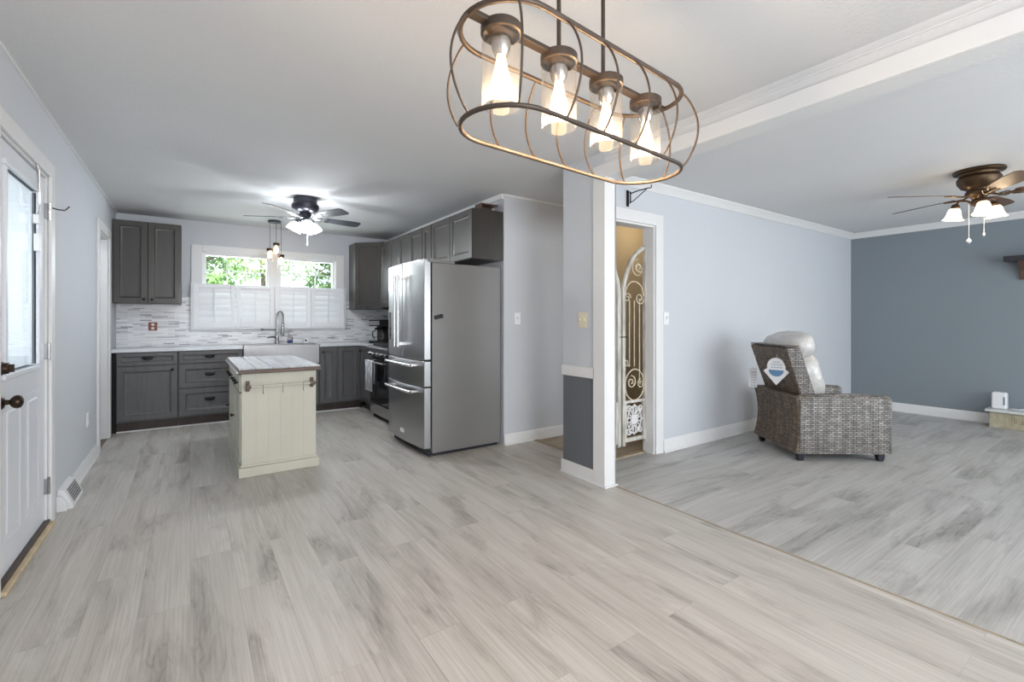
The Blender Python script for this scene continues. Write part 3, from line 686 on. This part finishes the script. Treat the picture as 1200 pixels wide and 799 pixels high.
# ------------------------------------------------------------------ cream island cart
IW, ID = .585, 1.29
t = thing('kitchen_island', 'cream beadboard kitchen island cart with plank top', 'kitchen island', (.305, 4.14, 0), math.radians(0))
b = B().box(.03, IW-.03, .03, ID-.03, .08, .805)
b.build('body', 'cream', t)
prof = []
B().box(0, IW, 0, ID, 0, .075).box(.012, IW-.012, .012, ID-.012, .075, .095).build('plinth', 'cream', t, bevel=.006)
b = B(); n = 6
for k in range(n):
    a_ = .034+k*(IW-.068)/n; b.box(a_+.0002, a_+(IW-.068)/n-.0002, .022, .031, .095, .80)
b.build('beadboard', 'cream', t, bevel=.0004)
for x in (.022, IW-.034): B().box(x, x+.012, .0205, .03, .095, .80).build('corner_post', 'cream', t)
o = B().box(-.012, IW+.012, -.035, ID+.03, .805, .835).build('top_edge', 'brown', t, bevel=.006)
b = B(); n = 5
for k in range(n):
    a_ = -.004+k*(IW+.008)/n; b.box(a_+.002, a_+(IW+.008)/n-.002, -.027, ID+.022, .835, .849)
b.build('plank_top', 'isl_top', t, bevel=.003)
B().box(-.016, -.006, -.038, ID+.032, .812, .826).build('edge_band', 'trim', t, bevel=.002)
o = B().tube([(.06, -.045, .705), (.525, -.045, .705)], .008, 10).build('towel_bar', 'cream', t)
for x in (.062, .528): B().box(x-.013, x+.013, .0, .024, .665, .745).tube([(x, .01, .705), (x, -.045, .705)], [.016, .019], 12).lathe([(.02, 0), (.02, .012), (.001, .014)], (x, -.045, .705), 14, Matrix.Rotation(PI/2, 4, 'X')).build('bar_bracket', 'brown', t, bevel=.003)
for x in (.16, .30, .45): B().tube([(x, -.045, .716), (x, -.055, .70), (x, -.056, .66), (x, -.066, .648), (x, -.074, .665)], .0025, 6).build('hook', 'nickel', t)
# left side with drawers and doors, knobs
for y in (.06, .66):
    o = door_bm(0, .56, .66, .79).xf(Matrix.Rotation(-PI/2, 4, 'Z')).xf(Matrix.Translation((.03, y+.56, 0))).build('drawer', 'cream', t, ang=20)
    for yy in (y+.10, y+.28, y+.46): knob_bm(0, 0).xf(Matrix.Rotation(-PI/2, 4, 'Z')).xf(Matrix.Translation((.03, yy, .725))).build('knob', 'black', o)
    o = door_bm(0, .56, .11, .645).xf(Matrix.Rotation(-PI/2, 4, 'Z')).xf(Matrix.Translation((.03, y+.56, 0))).build('door', 'cream', t, ang=20)
    knob_bm(0, 0).xf(Matrix.Rotation(-PI/2, 4, 'Z')).xf(Matrix.Translation((.03, y+.5, .40))).build('knob', 'bronze', o)

# ------------------------------------------------------------------ kitchen ceiling fan
def fan(name, label, loc, housing, brackets, blades, blade_m, R, ang0, bracket_m, housing_m, zb, pitch=-12, wid=.13, part_blade=None):
    t = thing(name, label, 'ceiling fan', loc)
    B().lathe(housing, (0, 0, 0), 36, cap=True).build('motor_housing', housing_m, t, ang=30)
    for k in range(blades):
        A = math.radians(ang0+k*360/blades); m4 = Matrix.Rotation(A, 4, 'Z') @ Matrix.Translation((0, 0, zb)) @ Matrix.Rotation(math.radians(pitch), 4, 'X')
        r0 = .20; n = 14; L = []
        pts = []
        for j in range(n+1):
            u = j/n; x = r0+(R-r0)*u
            h = wid/2*(.74+.26*min(1, u*1.6)) 
            if u > .9: h *= math.sqrt(max(.0, 1-((u-.9)/.1)**2*.55))
            if u < .06: h *= .8
            pts.append((x, h))
        poly = pts + [(x, -h) for x, h in reversed(pts)]
        b = B().prism(poly, -.003, .003, 'z'); b.xf(m4)
        b.build('fan_blade', blade_m, t, bevel=.001)
        b = B().tube([(.07, 0, .005), (.11, 0, -.012), (.17, 0, -.012), (.25, 0, -.006)], [.009, .008, .007, .006], 8)
        for s_ in (-1, 1):
            b.tube([(.10, 0, -.012), (.125, s_*.028, -.012), (.155, s_*.04, -.01), (.175, s_*.028, -.008), (.165, s_*.012, -.008), (.15, s_*.018, -.01)], .0045, 6)
            b.tube([(.17, 0, -.01), (.2, s_*.03, -.007), (.235, s_*.035, -.006)], .005, 6)
        b.xf(m4); b.build('blade_bracket', bracket_m, t)
    return t
KF = (.956, 5.06, CZ)
hk = [(.105, 0), (.112, -.01), (.112, -.05), (.118, -.06), (.128, -.075), (.128, -.10), (.115, -.125), (.085, -.145), (.055, -.15), (.055, -.165), (.062, -.17), (.062, -.205), (.05, -.215), (.045, -.235), (.02, -.245), (.001, -.246)]
f = fan('ceiling_fan', 'dark pewter five-blade ceiling fan with white glowing shades over the kitchen island', KF, hk, 5, 5, 'blade_slate', .57, 9, 'chrome', 'fan_dark', -.195)
def shade(parent, ang, r, z, m, prof, holder_m, tilt, arm=True, name='lamp_shade'):
    A = math.radians(ang); m4 = Matrix.Rotation(A, 4, 'Z') @ Matrix.Translation((r, 0, z)) @ Matrix.Rotation(math.radians(-tilt), 4, 'Y')
    o = B().lathe(prof, (0, 0, 0), 24).xf(m4).build(name, m, parent, ang=60)
    B().lathe([(.001, .035), (.018, .033), (.028, .02), (.03, 0), (.026, -.008)], (0, 0, 0), 16).xf(m4).build('shade_holder', holder_m, parent)
    if arm:
        B().tube([(.04, 0, z+.02), (.07, 0, z+.045), (r*.8, 0, z+.055), (r-.005, 0, z+.03)], .008, 8).xf(Matrix.Rotation(A, 4, 'Z')).build('lamp_arm', holder_m, parent)
    return o
pk = [(.026, 0), (.034, -.012), (.05, -.03), (.062, -.055), (.068, -.08), (.074, -.095)]
for a_ in (30, 150, 270):
    shade(f, a_, .075, -.245, 'glow_k', pk, 'fan_dark', 28, arm=False)
B().tube([(.015, -.02, -.24), (.015, -.02, -.46)], .0015, 6).lathe([(.001, -.46), (.006, -.465), (.006, -.48), (.001, -.485)], (.015, -.02, 0), 8).build('pull_chain', 'white', f)
for a_ in (30, 150, 270):
    A = math.radians(a_); point('fan_bulb', (KF[0]+.11*math.cos(A), KF[1]+.11*math.sin(A), CZ-.315), 15, (.90, .95, 1.0), .03)

# living room fan
LF = (5.33, .985, CZ)
hl = [(.158, 0), (.162, -.012), (.155, -.022), (.125, -.03), (.122, -.045), (.138, -.07), (.134, -.105), (.11, -.14), (.08, -.155), (.075, -.17), (.085, -.18), (.085, -.20), (.055, -.215), (.04, -.24), (.05, -.25), (.05, -.28), (.02, -.30), (.001, -.305)]
f = fan('ceiling_fan', 'bronze five-blade ceiling fan with warm bell shades in the living room', LF, hl, 5, 5, 'blade_wood', .67, 68, 'bronze_l', 'bronze_l', -.205, pitch=-13, wid=.14)
pl = [(.026, 0), (.036, -.012), (.043, -.035), (.048, -.06), (.058, -.085), (.072, -.10)]
for a_ in (90, 200, 330):
    shade(f, a_, .145, -.285, 'glow_l', pl, 'bronze_l', 8)
B().tube([(-.05, .05, -.28), (-.05, .05, -.56)], .0016, 6).lathe([(.001, -.555), (.014, -.57), (.016, -.585), (.001, -.60)], (-.05, .05, 0), 10).build('pull_chain', 'white', f)
B().tube([(0, -.03, -.28), (0, -.03, -.52)], .0016, 6).lathe([(.001, -.515), (.007, -.52), (.007, -.54), (.001, -.545)], (0, -.03, 0), 10).build('pull_chain', 'white', f)
for a_ in (90, 200, 330):
    A = math.radians(a_); point('fan_bulb', (LF[0]+.15*math.cos(A), LF[1]+.15*math.sin(A), CZ-.345), 3.4, (1, .76, .48), .03)

# ------------------------------------------------------------------ pendant cluster over sink
t = thing('pendant_light', 'cluster of three small glass pendants hanging before the kitchen window', 'pendant light', (.86, 6.447, CZ))
B().lathe([(.075, 0), (.075, -.018), (.07, -.024), (.001, -.024)], (0, 0, 0), 24, cap=True).build('canopy', 'fan_dark', t)
for dx, dy, dz in ((-.05, .01, -.35), (.015, -.04, -.285), (.075, .0, -.42)):
    o = B().tube([(dx, dy, -.02), (dx, dy, dz)], .0025, 6).lathe([(.001, dz+.01), (.036, dz+.006), (.04, dz-.02), (.03, dz-.024), (.03, dz-.03)], (dx, dy, 0), 18).build('pendant_cap', 'bronze', t)
    B().lathe([(.036, dz-.022), (.038, dz-.10), (.036, dz-.15)], (dx, dy, 0), 20).build('glass_shade', 'jar', o)
    B().lathe([(.010, dz-.03), (.016, dz-.05), (.024, dz-.08), (.022, dz-.10), (.001, dz-.115)], (dx, dy, 0), 14).build('bulb', 'glow_p', o)

# ------------------------------------------------------------------ chandelier
CH = (.945, 1.004, 0); t = thing('chandelier', 'bronze wire cage linear chandelier with four glass jar lights', 'chandelier', CH, math.radians(5))
HL, HW = .404, .128; ZT, ZB_ = 1.948, 1.708
def race(u, grow=0):
    """point on a racetrack by parameter u in 0..1"""
    s_ = HL-HW; per = 4*s_+2*PI*HW; d_ = (u % 1)*per; R_ = HW
    if d_ < 2*s_: return (-s_+d_, -R_-grow)
    d_ -= 2*s_
    if d_ < PI*R_: a_ = -PI/2+d_/R_; return (s_+(R_+grow)*math.cos(a_), (R_+grow)*math.sin(a_))
    d_ -= PI*R_
    if d_ < 2*s_: return (s_-d_, R_+grow)
    d_ -= 2*s_; a_ = PI/2+d_/R_; return (-s_+(R_+grow)*math.cos(a_), (R_+grow)*math.sin(a_))
for z, r in ((ZT, .0072), (ZB_, .0062)):
    B().tube([(*race(k/80), z) for k in range(80)], r, 8, closed=True).build('cage_ring', 'cage', t, ang=80)
ribs = [(x_, sg) for x_ in (-.342, -.205, -.068, .068, .205, .342) for sg in (-1, 1)] + [(-HL, 0), (HL, 0)]
for x_, sg in ribs:
    e_ = max(0, abs(x_)-(HL-HW)); y_ = sg*math.sqrt(max(0, HW*HW-e_*e_)); sx_ = math.copysign(1, x_)
    nx_, ny_ = (sx_*e_/HW, y_/HW) if e_ > 0 else (0, sg)
    pts = []
    for j in range(15):
        q = j/14; g = .05*math.sin(PI*q)**.8; pts.append((x_+nx_*g, y_+ny_*g, ZT+(ZB_-ZT)*q))
    B().tube(pts, .0032, 6).build('cage_rib', 'cage', t, ang=80)
B().box(-HL, HL, -.0135, .0135, 1.944, 1.956).build('cross_bar', 'cage', t, bevel=.002)
for x in (-.102, .088): B().tube([(x, 0, 1.952), (x, 0, CZ-.02)], .0062, 10).build('down_rod', 'cage', t)
B().box(-.16, .16, -.06, .06, CZ-.025, CZ).build('canopy', 'cage', t, bevel=.006)
for k in range(4):
    x = -.306+k*.204
    B().lathe([(.001, 1.958), (.046, 1.957), (.0515, 1.952), (.0515, 1.932), (.046, 1.930)], (x, 0, 0), 28).build('jar_cap', 'cage', t)
    B().lathe([(.047, 1.931), (.0485, 1.918), (.0485, 1.757), (.046, 1.751)], (x, 0, 0), 28).build('jar_shade', 'jar', t)
    B().lathe([(.024, 1.926), (.024, 1.90), (.019, 1.885), (.015, 1.878)], (x, 0, 0), 16).build('socket', 'nickel', t)
    B().lathe([(.011, 1.882), (.012, 1.870), (.017, 1.845), (.024, 1.818), (.026, 1.800), (.021, 1.783), (.011, 1.776), (.001, 1.775)], (x, 0, 0), 18).build('filament_bulb', 'glow_b', t)
    ca = math.radians(5); point('jar_bulb', (CH[0]+x*math.cos(ca), CH[1]+x*math.sin(ca), 1.755), 6.0, (1, .70, .42), .02)

# ------------------------------------------------------------------ garden gates in the doorway
t0 = t = thing('garden_gate', 'distressed white scroll iron garden gate leaf hung at right side of the doorway', 'gate', (3.165, YL+.10, 0))
gw = .30
def spiral(cx, cz, r, turns, a0, sgn, y=0, n=26):
    return [(cx+(r*(1-.82*k/n))*math.cos(a0+sgn*turns*2*PI*k/n), y, cz+(r*(1-.82*k/n))*math.sin(a0+sgn*turns*2*PI*k/n)) for k in range(n+1)]
B().box(-.015, .02, -.015, .015, .10, 1.50).build('inner_stile', 'wood_w', t, bevel=.003)
B().box(gw-.02, gw+.012, -.015, .015, .10, 1.90).build('hinge_stile', 'wood_w', t, bevel=.003)
arc = [(.0, 0, 1.47), (.02, 0, 1.56), (.055, 0, 1.66), (.11, 0, 1.76), (.18, 0, 1.83), (.25, 0, 1.875), (gw, 0, 1.89)]
B().tube(arc, .02, 10).build('arched_rail', 'wood_w', t)
b = B()
b.tube(spiral(.20, 1.69, .085, 1.6, PI/2, 1), .005, 6).tube(spiral(.215, 1.70, .05, 1.2, 0, -1), .004, 6)
b.tube([(.03+.245*(1-math.cos(a_))/2, 0, 1.44+.13*math.sin(a_)) for a_ in [PI*k/14 for k in range(15)]], .006, 6)
b.tube(spiral(.06, 1.42, .045, 1.4, 0, 1), .005, 6).tube(spiral(.225, 1.42, .06, 1.4, 0, -1), .006, 6)
for x in (.085, .15, .22): b.tube([(x, 0, .80 if x < .2 else .66), (x, 0, 1.40)], .005, 6)
b.tube([(.155+.128*math.cos(a_), 0, .635+.14*math.sin(a_)) for a_ in [2*PI*k/28 for k in range(28)]], .006, 6, closed=True)
b.tube(spiral(.11, .66, .06, 1.5, PI/2, -1), .006, 6).tube(spiral(.24, .64, .045, 1.4, PI/2, 1), .005, 6).tube(spiral(.05, .84, .035, 1.3, 0, -1), .005, 6)
b.build('scroll_work', 'iron_w', t)
b = B().box(0, gw, -.012, .012, .13, .165).box(0, gw, -.012, .012, .475, .50).box(.02, .04, -.012, .012, .165, .475).box(gw-.04, gw-.02, -.012, .012, .165, .475)
b.build('panel_frame', 'wood_w', t, bevel=.002)
b = B(); cx, cz = gw/2, .32
b.lathe([(.045, -.005), (.045, .005), (.02, .008), (.001, .008)], (cx, 0, cz), 10, Matrix.Rotation(PI/2, 4, 'X'))
for k in range(8):
    a_ = k*PI/4; L_ = .115 if k % 2 == 0 else .085; q_ = (math.cos(a_), math.sin(a_)); n_ = (-q_[1], q_[0])
    for sg in (-1, 1):
        b.tube([(cx+(q_[0]*r_+n_[0]*w_*sg)*.95, 0, cz+(q_[1]*r_+n_[1]*w_*sg)*1.2) for r_, w_ in ((.04, .004), (.06, .016), (.085, .018), (L_, .002))], [.006, .008, .007, .004], 6)
for sx in (-1, 1):
    for sz in (-1, 1):
        b.tube(spiral(cx+sx*.075, cz+sz*.10, .034, 1.3, PI/2*(1+sx), sz), .0075, 6)
b.tube([(cx+.09*math.cos(a_), 0, cz+.125*math.sin(a_)) for a_ in [2*PI*k/24 for k in range(24)]], .006, 6, closed=True)
b.build('carved_panel', 'wood_w2', t)
B().box(gw+.0, gw+.016, -.03, .0, 1.84, 1.92).box(gw+.0, gw+.016, -.03, 0, .15, .22).build('hinge', 'bronze', t)
B().tube([(-.06, -.022, 1.07), (.03, -.022, 1.07)], .004, 6).build('latch', 'black', t)
# mirrored left leaf, mostly hidden behind the stub wall
t = thing('garden_gate', 'distressed white garden gate leaf half hidden behind the stub wall', 'gate', (2.735+.02, YL+.10, 0))
B().box(.33, .37, -.015, .015, .10, 1.50).build('inner_stile', 'wood_w', t, bevel=.003)
B().box(-.01, .02, -.015, .015, .10, 1.90).build('hinge_stile', 'wood_w', t, bevel=.003)
B().tube([(.355, 0, 1.47), (.34, 0, 1.56), (.30, 0, 1.66), (.24, 0, 1.76), (.17, 0, 1.83), (.08, 0, 1.875), (.0, 0, 1.89)], .02, 10).build('arched_rail', 'wood_w', t)
b = B()
for x in (.08, .17, .26): b.tube([(x, 0, .5), (x, 0, 1.55)], .005, 6)
b.tube([(.175+.14*math.cos(a_), 0, .635+.13*math.sin(a_)) for a_ in [2*PI*k/28 for k in range(28)]], .006, 6, closed=True)
b.build('scroll_work', 'iron_w', t)
B().box(0.02, .33, -.012, .012, .13, .165).box(0.02, .33, -.012, .012, .475, .50).box(.05, .08, -.01, .01, .165, .475).box(.29, .33, -.012, .012, .165, .475).build('panel_frame', 'wood_w', t)

# ------------------------------------------------------------------ wicker armchair
t = thing('wicker_armchair', 'grey woven wicker recliner armchair with plastic-wrapped cushions', 'armchair', (4.838, 1.995, 0), -math.atan2(.5953, .8035))
def arm(ys):
    y0, y1 = ys
    L = []
    for j in range(13):
        x = -.355+.765*j/12; q = j/12
        top = .555+.022*math.sin(PI*q*.9+.2)
        yb0, yb1 = y0, y1
        L.append([(x, y0, .07), (x, y1, .07), (x, y1+.004, top-.03), (x, y1-.01, top-.006), (x, (y0+y1)/2, top+.006), (x, y0+.01, top-.006), (x, y0-.004, top-.03)])
    return B().rings(L)
arm((-.375, -.265)).build('armrest', 'wicker', t, ang=50)
arm((.265, .375)).build('armrest', 'wicker', t, ang=50)
L = []
for j in range(9):
    z = .07+.49*j/8; q = j/8; bulge = -.362-.035*(2*q-1)**2
    hy = .362+.012*(2*q-1)**2; L.append([(bulge, -hy, z), (bulge, hy, z), (-.30, hy, z), (-.30, -hy, z)])
B().rings(L).build('back_panel', 'wicker_d', t, ang=50)
B().box(-.29, .39, -.265, .265, .09, .32).build('seat_base', 'wicker', t)
b = B(); L = []
for x, z, hy in ((-.30, .50, .305), (-.40, .80, .318), (-.455, .975, .325)):
    L.append([(x, -hy, z), (x, hy, z), (x+.115, hy, z+.012), (x+.115, -hy, z+.012)])
B().rings(L).build('backrest', 'wicker_d', t, bevel=.012)
b = B(); L = []
for sgn in (-1,):
    L = []
    for x, z, hy in ((-.292, .52, .31), (-.392, .80, .323), (-.447, .972, .330)):
        L.append([(x, -hy-.003, z), (x+.112, -hy-.003, z+.01), (x+.112, -hy+.01, z+.01), (x, -hy+.01, z)])
    B().rings(L).build('backrest_edge', 'wicker', t)
B().box(-.452, -.335, -.322, .322, .984, .996).build('backrest_cap', 'wicker', t, bevel=.004)
for x, y in ((-.335, -.33), (.34, -.33), (-.335, .33), (.34, .33)):
    B().rings([[(x-q_, y-q_, z_), (x+q_, y-q_, z_), (x+q_, y+q_, z_), (x-q_, y+q_, z_)] for q_, z_ in ((.02, 0), (.027, .03), (.03, .072))]).build('leg', 'fan_dark', t, bevel=.006)
B().blob((.09, 0, .40), (.31, .262, .095), p=4.5, wob=.01, seed=3).build('seat_cushion', 'plastic', t, ang=180)
mB = Matrix.Rotation(math.radians(-17), 4, 'Y')
B().blob((-.165, 0, .71), (.135, .265, .24), p=3.0, m=mB, wob=.028, seed=5).build('back_cushion', 'plastic', t, ang=180)
B().blob((-.255, -.01, .985), (.15, .285, .125), p=2.8, m=mB, wob=.03, seed=9).build('head_cushion', 'plastic', t, ang=180)
# hang tags
M['blue'] = mat('tag_blue', (.12, .24, .42), .5, var=.05); M['tagw'] = mat('tag_card', (.78, .78, .80), .5, var=.02)
M['tagg'] = mat('tag_print', (.35, .42, .50), .5)
cx, cz = 0, 0
tg = thing('hang_tag', 'round white and blue hang tag with pointed base on the wicker chair back', 'tag', (4.375, 2.13, .755), math.radians(5))
circ = [(.078*math.cos(a_), .045+.078*math.sin(a_)) for a_ in [math.radians(-15+210*k/20) for k in range(21)]]
B().prism([(-.11, .0)] + [(y_, z_) for y_, z_ in reversed(circ)] + [(.11, .0), (0, -.125)], -.002, .0, 'x').build('card', 'tagw', tg)
B().prism([(.064*math.cos(a_), .012+.058*math.sin(a_)) for a_ in [math.radians(180+180*k/14) for k in range(15)]], -.0035, -.002, 'x').build('blue_print', 'blue', tg)
b = B()
for zz, ww in ((.085, .03), (.062, .045), (.037, .05)):
    for k in range(4): b.box(-.0035, -.002, -ww+k*ww/2, -ww+k*ww/2+ww*.36, zz-.005, zz+.004)
b.build('printed_text', 'tagg', tg)
B().tube([(-.001, 0, .12), (.03, .0, .16), (.05, .0, .19)], .0012, 5).build('string', 'tagw', tg)
tg2 = thing('hang_tag', 'narrow pale rectangular hang tag dangling at the left edge of the wicker chair back', 'tag', (4.640, 2.485, .645), math.radians(26))
B().box(-.001, .001, -.037, .037, -.095, .10).build('card', 'tagw', tg2)
B().tube([(0, 0, .10), (0, -.02, .2), (.01, -.04, .30)], .0012, 5).build('string', 'tagw', tg2)
b = B()
for k in range(6): b.box(-.0025, -.001, -.028, .022, -.08+k*.026, -.072+k*.026)
b.build('printed_text', 'tagg', tg2)

# ------------------------------------------------------------------ hearth, device, mantel
M['tan'] = mat('tan_stone', (.40, .36, .26), .7, var=.2, vs=18)
t = thing('hearth', 'low tan stone hearth with pale slab top against the dark accent wall', 'hearth', (XR, 1.31, 0))
b = B()
for k in range(2):
    b.box(-.27, -.012, -1.2+k*.6, -1.2+k*.6+.597, 0, .175)
b.build('stone_base', 'tan', t, bevel=.004)
M['slab'] = mat('pale_slab', (.58, .60, .60), .3, var=.05)
B().box(-.30, -.012, -1.22, .03, .178, .205).build('slab_top', 'slab', t, bevel=.005)
mat('etched_marks', (.24, .19, .12), .8)
b = B()
for y_, s_ in ((-.16, 0), (-.20, 1), (-.235, 0), (-.265, 1)):
    if s_: b.box(-.2725, -.270, y_-.02, y_, .07, .074).box(-.2725, -.270, y_-.02, y_, .10, .104).box(-.2725, -.27, y_-.02, y_-.016, .07, .104).box(-.2725, -.27, y_-.004, y_, .07, .104)
    else: b.box(-.2725, -.27, y_-.024, y_-.019, .065, .125).box(-.2725, -.27, y_-.004, y_, .065, .125)
M['etch'] = MATS['etched_marks']; b.build('faint_lettering', 'etch', t)
t = thing('wifi_router', 'white upright rounded router box standing on the hearth slab', 'router', (XR-.155, 1.24, .205))
B().box(-.055, .055, -.062, .062, 0, .19).build('body', 'white', t, bevel=.018)
M['vent_d'] = mat('vent_blue_grey', (.22, .24, .32), .4)
B().box(-.056, -.0545, -.05, -.034, .05, .14).build('indicator_window', 'vent_d', t)
b = B().tube([(0, 0, .006), (-.03, -.05, .01), (.0, -.11, .03), (-.05, -.15, .05), (-.02, -.2, .07), (-.06, -.25, .04), (-.02, -.32, .008)], .006).tube([(.03, .02, .006), (.0, -.08, .008), (-.05, -.14, .012), (-.01, -.22, .045), (.02, -.30, .012)], .006)
o = b.build('white_cable', 'white', None); o.location = (XR-.15, 1.13, .205); tag(o, 'tangled white cables beside the router on the hearth', 'cable')
t = thing('mantel_shelf', 'dark slate mantel shelf on a carved bracket high on the accent wall', 'shelf', (XR, 1.20, 1.88))
B().box(-.24, -.002, -1.4, 0, 0, .06).build('shelf_board', 'fan_dark', t, bevel=.004)
B().prism([(-.002, -.20), (-.03, -.20), (-.05, -.16), (-.06, -.10), (-.14, -.05), (-.2, 0), (-.002, 0)], -.22, -.10, 'y').build('corbel', 'brown', t, bevel=.006)

# ------------------------------------------------------------------ hallway lamp (warm), out of sight above
t = thing('hall_ceiling_lamp', 'small warm dome lamp on the hallway ceiling', 'ceiling lamp', (4.3, 3.34, CZ))
B().lathe([(.11, 0), (.11, -.02), (.10, -.05), (.06, -.08), (.001, -.09)], (0, 0, 0), 24).build('dome', emis('warm_dome', (1, .76, .48), 20), t)

# ------------------------------------------------------------------ garden outside the kitchen window
lawn = B().box(-14, 16, YB+.3, 40, -.5, -.42).build('lawn', 'grass', None); lawn['kind'] = 'stuff'; lawn['label'] = 'green lawn beyond the kitchen window'
def tree(x, y, h, r, label, m, seed, n=2600):
    rnd = random.Random(seed)
    t = thing('garden_tree', label, 'tree', (x, y, -.42), 0, 'trees beyond the kitchen window')
    b = B().tube([(0, 0, .01), (.05, .03, h*.35), (-.04, .02, h*.6), (0, 0, h*.85)], [.13, .11, .08, .04], 10)
    for k in range(7):
        a_ = k*2.4; z = h*(.35+.07*k); b.tube([(0, 0, z), (r*.4*math.cos(a_), r*.4*math.sin(a_), z+.3), (r*.75*math.cos(a_), r*.75*math.sin(a_), z+.5)], [.045, .03, .012], 6)
    b.build('trunk', 'bark', t)
    b = B(); C_ = [(rnd.uniform(-.6, .6)*r, rnd.uniform(-.6, .6)*r, h*.62+rnd.uniform(-.38, .38)*h) for _ in range(16)]
    for k in range(n*2):
        c = C_[k % 16]; q = Vector((rnd.gauss(0, 1), rnd.gauss(0, 1), rnd.gauss(0, 1))).normalized()*r*.42*rnd.uniform(.5, 1)
        p = Vector(c)+q; u = Vector((rnd.gauss(0, 1), rnd.gauss(0, 1), rnd.gauss(0, 1))).normalized()*.07; v = u.orthogonal().normalized()*.035
        vs = [b.bm.verts.new(p+w) for w in (-u, v, u, -v)]; b.bm.faces.new(vs)
    b.build('foliage', m, t, smooth=False)
tree(-.1, 11.2, 3.6, 1.15, 'leafy green tree outside, seen through left window pane', 'leaf', 1)
tree(1.8, 15.4, 5.4, 1.7, 'bright green tree outside, seen between the two window halves', 'leaf2', 2)
tree(3.3, 11.4, 3.6, 1.2, 'leafy tree outside, seen through right window pane', 'leaf', 3)
tree(-1.9, 15.6, 5.0, 1.6, 'taller pale green tree farther off at left of the window view', 'leaf2', 4)
